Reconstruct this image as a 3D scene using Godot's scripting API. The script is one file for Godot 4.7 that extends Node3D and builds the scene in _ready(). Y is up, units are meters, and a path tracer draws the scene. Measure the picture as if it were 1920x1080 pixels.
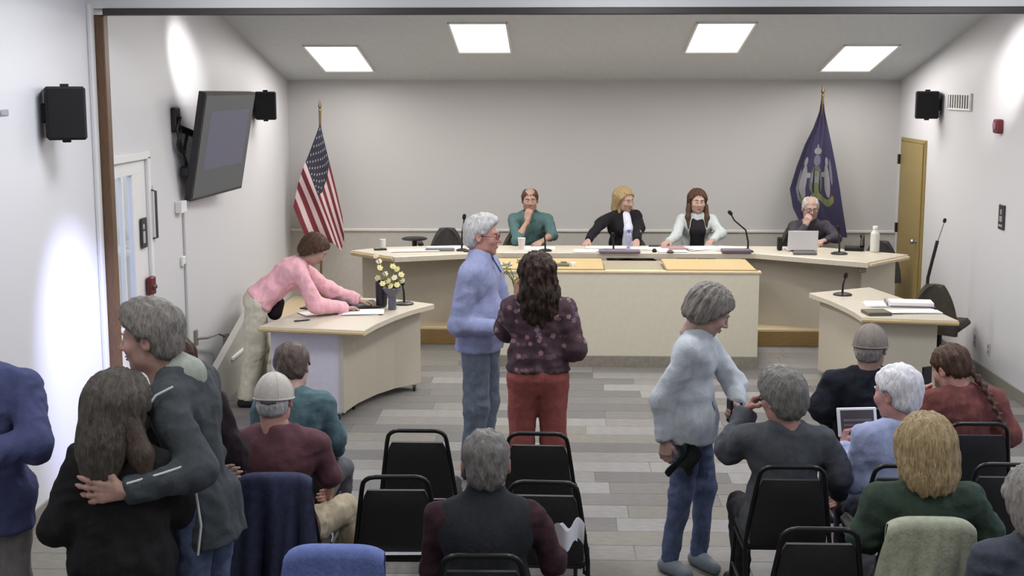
extends Node3D
# A council meeting room seen from the back of the public seats.

var M := {}          # materials by name
var jobs := []       # surfaces still to be meshed: [Job, MeshInstance3D, Material]
var head_parts := {}
var hand_parts := {}
var rng := RandomNumberGenerator.new()


# ------------------------------------------------------------------ geometry builder
class Geo:
	var v := PackedVector3Array()
	var n := PackedVector3Array()
	var uv := PackedVector2Array()

	func tri(a: Vector3, b: Vector3, c: Vector3) -> void:
		var m := (c - a).cross(b - a).normalized()
		v.append(a); v.append(b); v.append(c)
		for i in 3:
			n.append(m); uv.append(Vector2.ZERO)

	func tris(a: Vector3, b: Vector3, c: Vector3, na: Vector3, nb: Vector3, nc: Vector3, ua := Vector2.ZERO, ub := Vector2.ZERO, uc := Vector2.ZERO) -> void:
		if (c - a).cross(b - a).dot(na + nb + nc) < 0.0:
			v.append(a); v.append(c); v.append(b); n.append(na); n.append(nc); n.append(nb); uv.append(ua); uv.append(uc); uv.append(ub)
		else:
			v.append(a); v.append(b); v.append(c); n.append(na); n.append(nb); n.append(nc); uv.append(ua); uv.append(ub); uv.append(uc)

	# a convex polygon turned away from the point c
	func face(p: Array, c: Vector3) -> void:
		var mid := Vector3.ZERO
		for q in p:
			mid += q
		mid /= p.size()
		var a: Vector3 = p[0]
		var b: Vector3 = p[1]
		var d: Vector3 = p[2]
		var flip := (d - a).cross(b - a).dot(mid - c) < 0.0
		for i in range(1, p.size() - 1):
			if flip:
				tri(p[0], p[i + 1], p[i])
			else:
				tri(p[0], p[i], p[i + 1])

	func box(c: Vector3, s: Vector3, bev := 0.0, bs := Basis.IDENTITY) -> Geo:
		var h := s * 0.5
		bev = minf(bev, minf(h.x, minf(h.y, h.z)) * 0.9)
		var pt := func(sx: float, sy: float, sz: float, ax: int) -> Vector3:
			var q := Vector3(sx * h.x, sy * h.y, sz * h.z)
			for k in 3:
				if k != ax:
					q[k] -= signf(q[k]) * bev
			return c + bs * q
		for s1 in [-1.0, 1.0]:
			face([pt.call(s1, -1.0, -1.0, 0), pt.call(s1, 1.0, -1.0, 0), pt.call(s1, 1.0, 1.0, 0), pt.call(s1, -1.0, 1.0, 0)], c)
			face([pt.call(-1.0, s1, -1.0, 1), pt.call(1.0, s1, -1.0, 1), pt.call(1.0, s1, 1.0, 1), pt.call(-1.0, s1, 1.0, 1)], c)
			face([pt.call(-1.0, -1.0, s1, 2), pt.call(1.0, -1.0, s1, 2), pt.call(1.0, 1.0, s1, 2), pt.call(-1.0, 1.0, s1, 2)], c)
		if bev > 0.0:
			for s1 in [-1.0, 1.0]:
				for s2 in [-1.0, 1.0]:
					face([pt.call(s1, s2, -1.0, 0), pt.call(s1, s2, 1.0, 0), pt.call(s1, s2, 1.0, 1), pt.call(s1, s2, -1.0, 1)], c)
					face([pt.call(s1, -1.0, s2, 0), pt.call(s1, 1.0, s2, 0), pt.call(s1, 1.0, s2, 2), pt.call(s1, -1.0, s2, 2)], c)
					face([pt.call(-1.0, s1, s2, 1), pt.call(1.0, s1, s2, 1), pt.call(1.0, s1, s2, 2), pt.call(-1.0, s1, s2, 2)], c)
					for s3 in [-1.0, 1.0]:
						face([pt.call(s1, s2, s3, 0), pt.call(s1, s2, s3, 1), pt.call(s1, s2, s3, 2)], c)
		return self

	# a bar of rectangular section between two points
	func bar(a: Vector3, b: Vector3, w: float, t: float, bev := 0.0, up := Vector3.UP) -> Geo:
		var y := (b - a).normalized()
		if absf(y.dot(up)) > 0.98:
			up = Vector3(0, 0, 1)
		var x := y.cross(up).normalized()
		return box((a + b) * 0.5, Vector3(w, a.distance_to(b), t), bev, Basis(x, y, x.cross(y)))

	func grid(f: Callable, nu: int, nv: int) -> Geo:
		var p := []
		var q := []
		for j in nv + 1:
			for i in nu + 1:
				p.append(f.call(float(i) / nu, float(j) / nv))
		for j in nv + 1:
			for i in nu + 1:
				var a: Vector3 = p[j * (nu + 1) + mini(i + 1, nu)] - p[j * (nu + 1) + maxi(i - 1, 0)]
				var b: Vector3 = p[mini(j + 1, nv) * (nu + 1) + i] - p[maxi(j - 1, 0) * (nu + 1) + i]
				q.append(a.cross(b).normalized())
		for j in nv:
			for i in nu:
				var a := j * (nu + 1) + i
				var b := a + nu + 1
				var ua := Vector2(float(i) / nu, float(j) / nv)
				var uc := Vector2(float(i + 1) / nu, float(j + 1) / nv)
				tris(p[a], p[a + 1], p[b + 1], q[a], q[a + 1], q[b + 1], ua, Vector2(uc.x, ua.y), uc)
				tris(p[a], p[b + 1], p[b], q[a], q[b + 1], q[b], ua, uc, Vector2(ua.x, uc.y))
		return self

	# cloth: the grid and its offset back with closed rims
	func sheet(f: Callable, nu: int, nv: int, t: float) -> Geo:
		var nrm := func(u: float, w: float) -> Vector3:
			var e := 0.004
			var a: Vector3 = f.call(minf(u + e, 1.0), w) - f.call(maxf(u - e, 0.0), w)
			var b: Vector3 = f.call(u, minf(w + e, 1.0)) - f.call(u, maxf(w - e, 0.0))
			return a.cross(b).normalized()
		var g := func(u: float, w: float) -> Vector3: return f.call(u, w) - nrm.call(u, w) * t
		grid(f, nu, nv)
		var from := n.size()
		grid(g, nu, nv)
		for i in range(from, n.size()):
			n[i] = -n[i]
		for i in range(from, n.size(), 3):
			var sv := v[i + 1]; v[i + 1] = v[i + 2]; v[i + 2] = sv
			var sn := n[i + 1]; n[i + 1] = n[i + 2]; n[i + 2] = sn
			var su := uv[i + 1]; uv[i + 1] = uv[i + 2]; uv[i + 2] = su
		for e in [[0, 0], [0, 1], [1, 0], [1, 1]]:
			var cnt: int = nv if e[0] == 0 else nu
			for i in cnt:
				var a0 := float(i) / cnt
				var a1 := float(i + 1) / cnt
				var p: Array = []
				if e[0] == 0:
					p = [f.call(float(e[1]), a0), f.call(float(e[1]), a1), g.call(float(e[1]), a1), g.call(float(e[1]), a0)]
				else:
					p = [f.call(a0, float(e[1])), f.call(a1, float(e[1])), g.call(a1, float(e[1])), g.call(a0, float(e[1]))]
				var inner: Vector3 = f.call(0.5 if e[0] == 0 else a0, 0.5 if e[0] == 1 else a0)
				face(p, inner)
		return self

	# a round tube through points; r is one radius or one for each point
	func tube(pts: Array, r, sides := 10, closed := false) -> Geo:
		var k := pts.size()
		var rings := []
		var nor := []
		var prev := Vector3.ZERO
		for i in k:
			var a: Vector3 = pts[(i - 1 + k) % k] if closed else pts[maxi(i - 1, 0)]
			var b: Vector3 = pts[(i + 1) % k] if closed else pts[mini(i + 1, k - 1)]
			var d := (b - a).normalized()
			var x := prev - d * prev.dot(d)
			if x.length() < 0.01:
				x = d.cross(Vector3(0.31, 0.87, 0.39)).normalized()
			x = x.normalized()
			prev = x
			var y := d.cross(x)
			var rr: float = r[i] if r is Array else r
			var ring := []
			var rn := []
			for s in sides:
				var q := x * cos(TAU * s / sides) + y * sin(TAU * s / sides)
				ring.append(pts[i] + q * rr)
				rn.append(q)
			rings.append(ring)
			nor.append(rn)
		for i in (k if closed else k - 1):
			var j := (i + 1) % k
			for s in sides:
				var t := (s + 1) % sides
				tris(rings[i][s], rings[i][t], rings[j][t], nor[i][s], nor[i][t], nor[j][t])
				tris(rings[i][s], rings[j][t], rings[j][s], nor[i][s], nor[j][t], nor[j][s])
		if not closed:
			face(rings[0], pts[1])
			face(rings[k - 1], pts[k - 2])
		return self

	# profile of (radius, height) turned round the upright axis through c
	func lathe(prof: Array, c: Vector3, seg := 20, bs := Basis.IDENTITY) -> Geo:
		for i in prof.size() - 1:
			var a: Vector2 = prof[i]
			var b: Vector2 = prof[i + 1]
			var d := (b - a).normalized()
			for s in seg:
				var t0 := TAU * s / seg
				var t1 := TAU * (s + 1) / seg
				var e0 := Vector3(cos(t0), 0, sin(t0))
				var e1 := Vector3(cos(t1), 0, sin(t1))
				var n0 := bs * (e0 * d.y + Vector3(0, -d.x, 0))
				var n1 := bs * (e1 * d.y + Vector3(0, -d.x, 0))
				var p00 := c + bs * (e0 * a.x + Vector3(0, a.y, 0))
				var p01 := c + bs * (e1 * a.x + Vector3(0, a.y, 0))
				var p10 := c + bs * (e0 * b.x + Vector3(0, b.y, 0))
				var p11 := c + bs * (e1 * b.x + Vector3(0, b.y, 0))
				tris(p00, p01, p11, n0, n1, n1)
				tris(p00, p11, p10, n0, n1, n0)
		return self

	# a flat outline (x, z) between two heights
	func slab(out: PackedVector2Array, y0: float, y1: float, bev := 0.0) -> Geo:
		var ids := Geometry2D.triangulate_polygon(out)
		var inner := out
		if bev > 0.0:
			var off := Geometry2D.offset_polygon(out, -bev, Geometry2D.JOIN_MITER)
			if off.size() == 1 and off[0].size() == out.size():
				# keep the order of the corners
				var best := 0
				for i in off[0].size():
					if off[0][i].distance_to(out[0]) < off[0][best].distance_to(out[0]):
						best = i
				inner = PackedVector2Array()
				for i in out.size():
					inner.append(off[0][(best + i) % out.size()])
				if inner[1].distance_to(out[1]) > bev * 3.0:
					inner = out
			if inner == out:
				bev = 0.0
		for i in range(0, ids.size(), 3):
			var a := inner[ids[i]]; var b := inner[ids[i + 1]]; var c := inner[ids[i + 2]]
			tris(Vector3(a.x, y1, a.y), Vector3(b.x, y1, b.y), Vector3(c.x, y1, c.y), Vector3.UP, Vector3.UP, Vector3.UP)
			tris(Vector3(a.x, y0, a.y), Vector3(b.x, y0, b.y), Vector3(c.x, y0, c.y), Vector3.DOWN, Vector3.DOWN, Vector3.DOWN)
		var cw := Geometry2D.is_polygon_clockwise(out)
		for i in out.size():
			var j := (i + 1) % out.size()
			var o := Vector2(out[j].y - out[i].y, out[i].x - out[j].x).normalized() * (-1.0 if cw else 1.0)
			var o3 := Vector3(o.x, 0, o.y)
			var a := Vector3(out[i].x, y0, out[i].y); var b := Vector3(out[j].x, y0, out[j].y)
			var c := Vector3(out[j].x, y1 - bev, out[j].y); var d := Vector3(out[i].x, y1 - bev, out[i].y)
			tris(a, b, c, o3, o3, o3)
			tris(a, c, d, o3, o3, o3)
			if bev > 0.0:
				var e := Vector3(inner[j].x, y1, inner[j].y); var f := Vector3(inner[i].x, y1, inner[i].y)
				var m := (o3 + Vector3.UP).normalized()
				tris(d, c, e, m, m, m)
				tris(d, e, f, m, m, m)
		return self

	func mesh() -> ArrayMesh:
		var a := []
		a.resize(Mesh.ARRAY_MAX)
		a[Mesh.ARRAY_VERTEX] = v
		a[Mesh.ARRAY_NORMAL] = n
		a[Mesh.ARRAY_TEX_UV] = uv
		var m := ArrayMesh.new()
		m.add_surface_from_arrays(Mesh.PRIMITIVE_TRIANGLES, a)
		return m


# ------------------------------------------------------------------ soft solids: capsules joined smoothly and meshed as surface nets
class Job:
	var a := PackedVector3Array()
	var d := PackedVector3Array()
	var inv := PackedFloat32Array()
	var ra := PackedFloat32Array()
	var dr := PackedFloat32Array()
	var flat := PackedByteArray()
	var ln := PackedFloat32Array()
	var sq := PackedVector3Array()    # direction in which the section is squeezed, times (factor - 1)
	var k := 0.04
	var cell := 0.014
	var cut_n := Vector3.ZERO         # cuts the first `cut_count` capsules
	var cut_d := 0.0
	var cut_count := 0
	var planes := []                  # [normal, distance] that cut everything
	var fn: Callable                  # or a distance function over `span`
	var span := AABB()
	var ripple := 0.0
	var ripple_freq := Vector3(9, 5, 9)
	var fine := 0.0
	var crease := 0.0
	var extra := []                   # [[v, n, i], Transform3D]
	var result := []
	var seed_no := 1

	func cap(p: Vector3, q: Vector3, r0: float, r1: float, is_flat := false, squeeze := Vector3.ZERO) -> Job:
		if p.distance_squared_to(q) < 1e-7:
			q = p + Vector3(0, 0.001, 0)
		a.append(p); d.append(q - p); inv.append(1.0 / (q - p).length_squared()); ra.append(r0); dr.append(r1 - r0)
		flat.append(1 if is_flat else 0); ln.append((q - p).length()); sq.append(squeeze)
		return self

	func one(i: int, p: Vector3) -> float:
		var x := p - a[i]
		var dd := d[i]
		var t := x.dot(dd) * inv[i]
		if flat[i] == 1 and t > 1.0:
			return maxf((x - dd * t).length() - ra[i] - dr[i], (t - 1.0) * ln[i])
		t = clampf(t, 0.0, 1.0)
		x -= dd * t
		var s := sq[i]
		if s != Vector3.ZERO:
			var sl := s.length()
			x += s / sl * (x.dot(s))
		return x.length() - ra[i] - dr[i] * t

	func at(list: PackedInt32Array, p: Vector3) -> float:
		var m := 1e3
		var cut := cut_count > 0
		for i in list:
			if cut and i >= cut_count:
				m = maxf(m, cut_n.dot(p) - cut_d)
				cut = false
			var e := one(i, p)
			var h := k - absf(m - e)
			m = minf(m, e)
			if h > 0.0:
				m -= h * h / k * 0.25
		if cut:
			m = maxf(m, cut_n.dot(p) - cut_d)
		for q in planes:
			m = maxf(m, q[0].dot(p) - q[1])
		return m

	func run() -> void:
		var box := span
		if not fn.is_valid():
			for i in a.size():
				var r := maxf(ra[i], ra[i] + dr[i]) + k * 0.5
				var b := AABB(a[i], Vector3.ZERO).expand(a[i] + d[i]).grow(r)
				box = b if i == 0 else box.merge(b)
		box = box.grow(cell * 2.0)
		var nx := int(box.size.x / cell) + 2
		var ny := int(box.size.y / cell) + 2
		var nz := int(box.size.z / cell) + 2
		var org := box.position
		var vals := PackedFloat32Array()
		vals.resize(nx * ny * nz)
		vals.fill(1e3)
		const B := 6
		var reach := B * cell * 0.87 + cell * 2.0
		var active := []
		var every := PackedInt32Array()
		for i in a.size():
			every.append(i)
		for bz in range(0, nz, B):
			for by in range(0, ny, B):
				for bx in range(0, nx, B):
					var list := every
					if not fn.is_valid():
						var c := org + Vector3(bx + B * 0.5, by + B * 0.5, bz + B * 0.5) * cell
						var m := 1e3
						var ds := PackedFloat32Array()
						for i in every:
							var e := one(i, c)
							ds.append(e)
							m = minf(m, e)
						if m > reach + k * 0.6:
							continue
						if m < -reach and cut_count == 0 and planes.is_empty():
							continue
						list = PackedInt32Array()
						for i in every:
							if ds[i] < maxf(m, 0.0) + reach * 2.0 + k:
								list.append(i)
					else:
						var c := org + Vector3(bx + B * 0.5, by + B * 0.5, bz + B * 0.5) * cell
						var e: float = fn.call(c)
						if absf(e) > reach * 2.2:
							continue
					active.append(Vector3i(bx, by, bz))
					for z in range(bz, mini(bz + B, nz)):
						for y in range(by, mini(by + B, ny)):
							for x in range(bx, mini(bx + B, nx)):
								var p := org + Vector3(x, y, z) * cell
								vals[x + nx * (y + ny * z)] = fn.call(p) if fn.is_valid() else at(list, p)
		var cid := PackedInt32Array()
		cid.resize(nx * ny * nz)
		cid.fill(-1)
		var vs := PackedVector3Array()
		var cells := []
		var sy := nx
		var sz := nx * ny
		var off := [0, 1, sy, sy + 1, sz, sz + 1, sz + sy, sz + sy + 1]
		var edges := [[0, 1], [2, 3], [4, 5], [6, 7], [0, 2], [1, 3], [4, 6], [5, 7], [0, 4], [1, 5], [2, 6], [3, 7]]
		for bk in active:
			for z in range(bk.z, mini(bk.z + B, nz - 1)):
				for y in range(bk.y, mini(bk.y + B, ny - 1)):
					for x in range(bk.x, mini(bk.x + B, nx - 1)):
						var o := x + sy * y + sz * z
						var v0 := vals[o]
						var neg := v0 < 0.0
						if absf(v0) > cell * 2.6:
							continue
						var mixed := false
						var bad := false
						for k2 in range(1, 8):
							var w := vals[o + off[k2]]
							if w > 900.0:
								bad = true
								break
							if (w < 0.0) != neg:
								mixed = true
						if bad or not mixed:
							continue
						var s := Vector3.ZERO
						var cnt := 0
						for e in edges:
							var i0: int = e[0]
							var i1: int = e[1]
							var f0 := vals[o + off[i0]]
							var f1 := vals[o + off[i1]]
							if (f0 < 0.0) != (f1 < 0.0):
								var t := f0 / (f0 - f1)
								var p0 := Vector3(i0 & 1, (i0 >> 1) & 1, i0 >> 2)
								var p1 := Vector3(i1 & 1, (i1 >> 1) & 1, i1 >> 2)
								s += p0.lerp(p1, t)
								cnt += 1
						cid[o] = vs.size()
						vs.append(org + (Vector3(x, y, z) + s / cnt) * cell)
						cells.append(o)
		var ids := PackedInt32Array()
		for o in cells:
			var f0 := vals[o]
			for ax in 3:
				var st: int = [1, sy, sz][ax]
				var u: int = [sy, sz, 1][ax]
				var w: int = [sz, 1, sy][ax]
				var f1 := vals[o + st]
				if (f0 < 0.0) == (f1 < 0.0) or o - u - w < 0:
					continue
				var q0 := cid[o]
				var q1 := cid[o - u]
				var q2 := cid[o - u - w]
				var q3 := cid[o - w]
				if q1 < 0 or q2 < 0 or q3 < 0:
					continue
				if f0 < 0.0:
					ids.append_array([q0, q2, q1, q0, q3, q2])
				else:
					ids.append_array([q0, q1, q2, q0, q2, q3])
		var ns := normals(vs, ids)
		if ripple > 0.0 or fine > 0.0:
			var nz1 := FastNoiseLite.new()
			nz1.seed = seed_no
			nz1.frequency = 1.0
			nz1.fractal_octaves = 2
			var nz2 := FastNoiseLite.new()
			nz2.seed = seed_no + 50
			nz2.frequency = 1.0
			nz2.fractal_type = FastNoiseLite.FRACTAL_RIDGED
			nz2.fractal_octaves = 1
			for i in vs.size():
				var p := vs[i]
				var e := ripple * nz1.get_noise_3dv(p * ripple_freq)
				if crease > 0.0:
					var w := nz1.get_noise_3dv(p * 3.0 + Vector3(9, 9, 9)) + 0.55
					e += crease * clampf(w, 0.0, 1.0) * nz2.get_noise_3dv(Vector3(p.x + p.y * 0.35, p.y * 1.1 - p.x * 0.25, p.z) * Vector3(6.5, 10.0, 6.5))
				if fine > 0.0:
					e += fine * nz1.get_noise_3dv(p * Vector3(70, 16, 70) + Vector3(7, 3, 1))
				vs[i] = p + ns[i] * e
			ns = normals(vs, ids)
		for ex in extra:
			var base := vs.size()
			var tf: Transform3D = ex[1]
			var nb := tf.basis.orthonormalized()
			vs.append_array(tf * (ex[0][0] as PackedVector3Array))
			for q in ex[0][1]:
				ns.append(nb * q)
			for i in ex[0][2]:
				ids.append(base + i)
		result = [vs, ns, ids]

	func normals(vs: PackedVector3Array, ids: PackedInt32Array) -> PackedVector3Array:
		var ns := PackedVector3Array()
		ns.resize(vs.size())
		for i in range(0, ids.size(), 3):
			var p0 := vs[ids[i]]
			var m := (vs[ids[i + 2]] - p0).cross(vs[ids[i + 1]] - p0)
			ns[ids[i]] += m; ns[ids[i + 1]] += m; ns[ids[i + 2]] += m
		for i in ns.size():
			ns[i] = ns[i].normalized()
		return ns


func run_jobs(list: Array) -> void:
	var work := func(i: int) -> void: list[i].run()
	var id := WorkerThreadPool.add_group_task(work, list.size(), -1, true)
	WorkerThreadPool.wait_for_group_task_completion(id)


func finish_jobs() -> void:
	run_jobs(jobs.map(func(j): return j[0]))
	for j in jobs:
		var r: Array = j[0].result
		if r.is_empty() or r[0].is_empty():
			push_warning("empty " + j[1].name)
			continue
		var arr := []
		arr.resize(Mesh.ARRAY_MAX)
		arr[Mesh.ARRAY_VERTEX] = r[0]
		arr[Mesh.ARRAY_NORMAL] = r[1]
		arr[Mesh.ARRAY_INDEX] = r[2]
		var m := ArrayMesh.new()
		m.add_surface_from_arrays(Mesh.PRIMITIVE_TRIANGLES, arr)
		j[1].mesh = m
		j[1].material_override = null
		m.surface_set_material(0, j[2])


# a part whose surface is meshed later
func soft(called: String, job: Job, m: Material, parent: Node3D) -> MeshInstance3D:
	var o := MeshInstance3D.new()
	o.name = called
	parent.add_child(o, true)
	jobs.append([job, o, m])
	return o


# ------------------------------------------------------------------ scene helpers
var taken := {}

func numbered(called: String) -> String:
	if not taken.has(called):
		taken[called] = 0
		return called
	taken[called] += 1
	return "%s_%03d" % [called, taken[called]]


func tag(o: Node3D, label: String, category: String, group := "", kind := "") -> Node3D:
	if label: o.set_meta("label", label)
	if category: o.set_meta("category", category)
	if group: o.set_meta("group", group)
	if kind: o.set_meta("kind", kind)
	return o


func thing(called: String, label: String, category: String, at := Vector3.ZERO, turn := 0.0, group := "") -> Node3D:
	var o := Node3D.new()
	o.name = numbered(called)
	add_child(o)
	o.position = at
	o.rotation.y = turn
	tag(o, label, category, group)
	return o


func obj(called: String, g, m: Material, parent: Node3D = null) -> MeshInstance3D:
	var o := MeshInstance3D.new()
	o.mesh = g.mesh() if g is Geo else g
	o.mesh.surface_set_material(0, m)
	if parent == null:
		o.name = numbered(called)
		add_child(o)
	else:
		o.name = called
		parent.add_child(o, true)
	return o


func solo(called: String, g, m: Material, label: String, category: String, at := Vector3.ZERO, turn := 0.0, group := "") -> MeshInstance3D:
	var o := obj(called, g, m)
	o.position = at
	o.rotation.y = turn
	tag(o, label, category, group)
	return o


func struct(called: String, g, m: Material, parent: Node3D = null) -> MeshInstance3D:
	var o := obj(called, g, m, parent)
	if parent == null:
		o.set_meta("kind", "structure")
	return o


func dup(root: Node3D, at: Vector3, turn: float, label: String, group := "") -> Node3D:
	var r: Node3D = root.duplicate()
	r.name = numbered(String(root.name).rstrip("_0123456789"))
	add_child(r)
	r.position = at
	r.rotation.y = turn
	r.set_meta("label", label)
	if group: r.set_meta("group", group)
	return r


# ------------------------------------------------------------------ materials
var noise_cache := {}

func noise_tex(freq: float, c0: Color, c1: Color, seed_no := 1, normal := false, size := 256, octaves := 3, bump := 4.0) -> NoiseTexture2D:
	var key := [freq, c0, c1, seed_no, normal, size, octaves, bump]
	if noise_cache.has(key):
		return noise_cache[key]
	var n := FastNoiseLite.new()
	n.seed = seed_no
	n.frequency = freq
	n.fractal_octaves = octaves
	var t := NoiseTexture2D.new()
	t.width = size
	t.height = size
	t.seamless = true
	t.noise = n
	t.as_normal_map = normal
	if normal:
		t.bump_strength = bump
	else:
		var g := Gradient.new()
		g.set_color(0, c0)
		g.set_color(1, c1)
		t.color_ramp = g
	noise_cache[key] = t
	return t


func plain(c: Color, rough := 0.6, metal := 0.0, spec := 0.5) -> StandardMaterial3D:
	var m := StandardMaterial3D.new()
	m.albedo_color = c
	m.roughness = rough
	m.metallic = metal
	m.metallic_specular = spec
	return m


# tone varies by `vary` around c in patches; weave = fine relief
func surf(c: Color, rough: float, vary := 0.08, scale := Vector3(3, 3, 3), relief := 0.0, relief_scale := 40.0, seed_no := 1) -> StandardMaterial3D:
	var m := plain(Color.WHITE, rough)
	m.albedo_color = c
	m.albedo_texture = noise_tex(0.02, Color(1.0 - vary * 2.0, 1.0 - vary * 2.0, 1.0 - vary * 2.0), Color.WHITE, seed_no)
	m.uv1_triplanar = true
	m.uv1_scale = scale
	if relief > 0.0:
		m.normal_enabled = true
		m.normal_texture = noise_tex(0.06, Color.BLACK, Color.WHITE, 5, true)
		m.normal_scale = relief
	return m


func cloth(c: Color, vary := 0.08) -> StandardMaterial3D:
	var lum := c.get_luminance()
	c = c.lerp(Color(lum, lum, lum), 0.14)
	c = Color(c.r * 0.99 + 0.072, c.g * 0.99 + 0.070, c.b * 0.99 + 0.072)
	var m := surf(c, 0.92, vary, Vector3(4, 2.5, 4), 0.35, 12.0, 3)
	m.metallic_specular = 0.25
	m.rim_enabled = true
	m.rim = 0.15
	return m


func hair_mat(c0: Color, c1: Color) -> StandardMaterial3D:
	var m := plain(Color.WHITE, 0.55, 0.0, 0.35)
	m.albedo_texture = noise_tex(0.03, c0, c1, 11, false, 256, 3)
	m.uv1_triplanar = true
	m.uv1_scale = Vector3(14, 2.0, 14)
	m.normal_enabled = true
	m.normal_texture = noise_tex(0.05, Color.BLACK, Color.WHITE, 12, true, 256, 2, 6.0)
	m.normal_scale = 0.6
	return m


func wood(c0: Color, c1: Color, along := Vector3(1.2, 14, 14), rough := 0.45) -> StandardMaterial3D:
	var m := plain(Color.WHITE, rough)
	m.albedo_texture = noise_tex(0.025, c0, c1, 21, false, 256, 4)
	m.uv1_triplanar = true
	m.uv1_scale = along
	return m


func picture(w: int, h: int, paint: Callable, rough := 0.7) -> StandardMaterial3D:
	var im := Image.create(w, h, false, Image.FORMAT_RGB8)
	paint.call(im)
	var m := plain(Color.WHITE, rough)
	m.albedo_texture = ImageTexture.create_from_image(im)
	return m


const XL := -3.18
const XR := 3.90
const ZB := -15.6
const ZF := -9.10
const SLOPE := 0.19

func ceil_y(z: float) -> float:
	return 2.72 + SLOPE * (z - ZB)


func _ready() -> void:
	# camera
	var cam := Camera3D.new()
	cam.name = "camera"
	cam.position = Vector3(0, 2.66, 0)
	cam.rotation = Vector3(deg_to_rad(-8.65), deg_to_rad(2.06), 0)
	cam.fov = rad_to_deg(2.0 * atan(540.0 / 2500.0))
	cam.near = 0.1
	cam.far = 60.0
	add_child(cam)
	cam.current = true
	# sky and exposure
	var env := Environment.new()
	env.background_mode = Environment.BG_SKY
	var sky := Sky.new()
	var sm := ProceduralSkyMaterial.new()
	sm.sky_top_color = Color(0.42, 0.55, 0.85)
	sm.sky_horizon_color = Color(0.86, 0.88, 0.95)
	sm.ground_horizon_color = Color(0.74, 0.75, 0.78)
	sm.ground_bottom_color = Color(0.40, 0.41, 0.40)
	sky.sky_material = sm
	env.sky = sky
	env.background_energy_multiplier = 4.0
	env.tonemap_mode = Environment.TONE_MAPPER_LINEAR
	env.tonemap_exposure = 0.68
	env.sdfgi_enabled = true
	env.ssao_enabled = true
	env.ssil_enabled = true
	var we := WorldEnvironment.new()
	we.name = "world_environment"
	we.environment = env
	add_child(we)
	# a cool ceiling spot in the public half, washing the near left wall beside the jamb
	var day := SpotLight3D.new()
	day.name = "spot_light"
	add_child(day)
	day.look_at_from_position(Vector3(-0.95, 3.42, -7.75), Vector3(XL, 0.78, -8.62))
	day.light_color = Color(0.78, 0.80, 1.0)
	day.light_energy = DAY
	day.spot_angle = 15.0
	day.spot_angle_attenuation = 0.9
	day.spot_range = 12.0
	day.spot_attenuation = 2.0
	day.light_size = 0.05
	day.shadow_enabled = true

	make_materials()
	prepare_people()
	build_shell()
	build_lamps()
	build_wall_things()
	build_dais()
	build_desks()
	build_flags()
	build_dais_things()
	build_chairs()
	build_dais_people()
	build_standing_people()
	build_seated_people()
	finish_jobs()


const DAY := 46.0
const LAMP := 9.0
const NEAR_LAMP := 9.0


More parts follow.
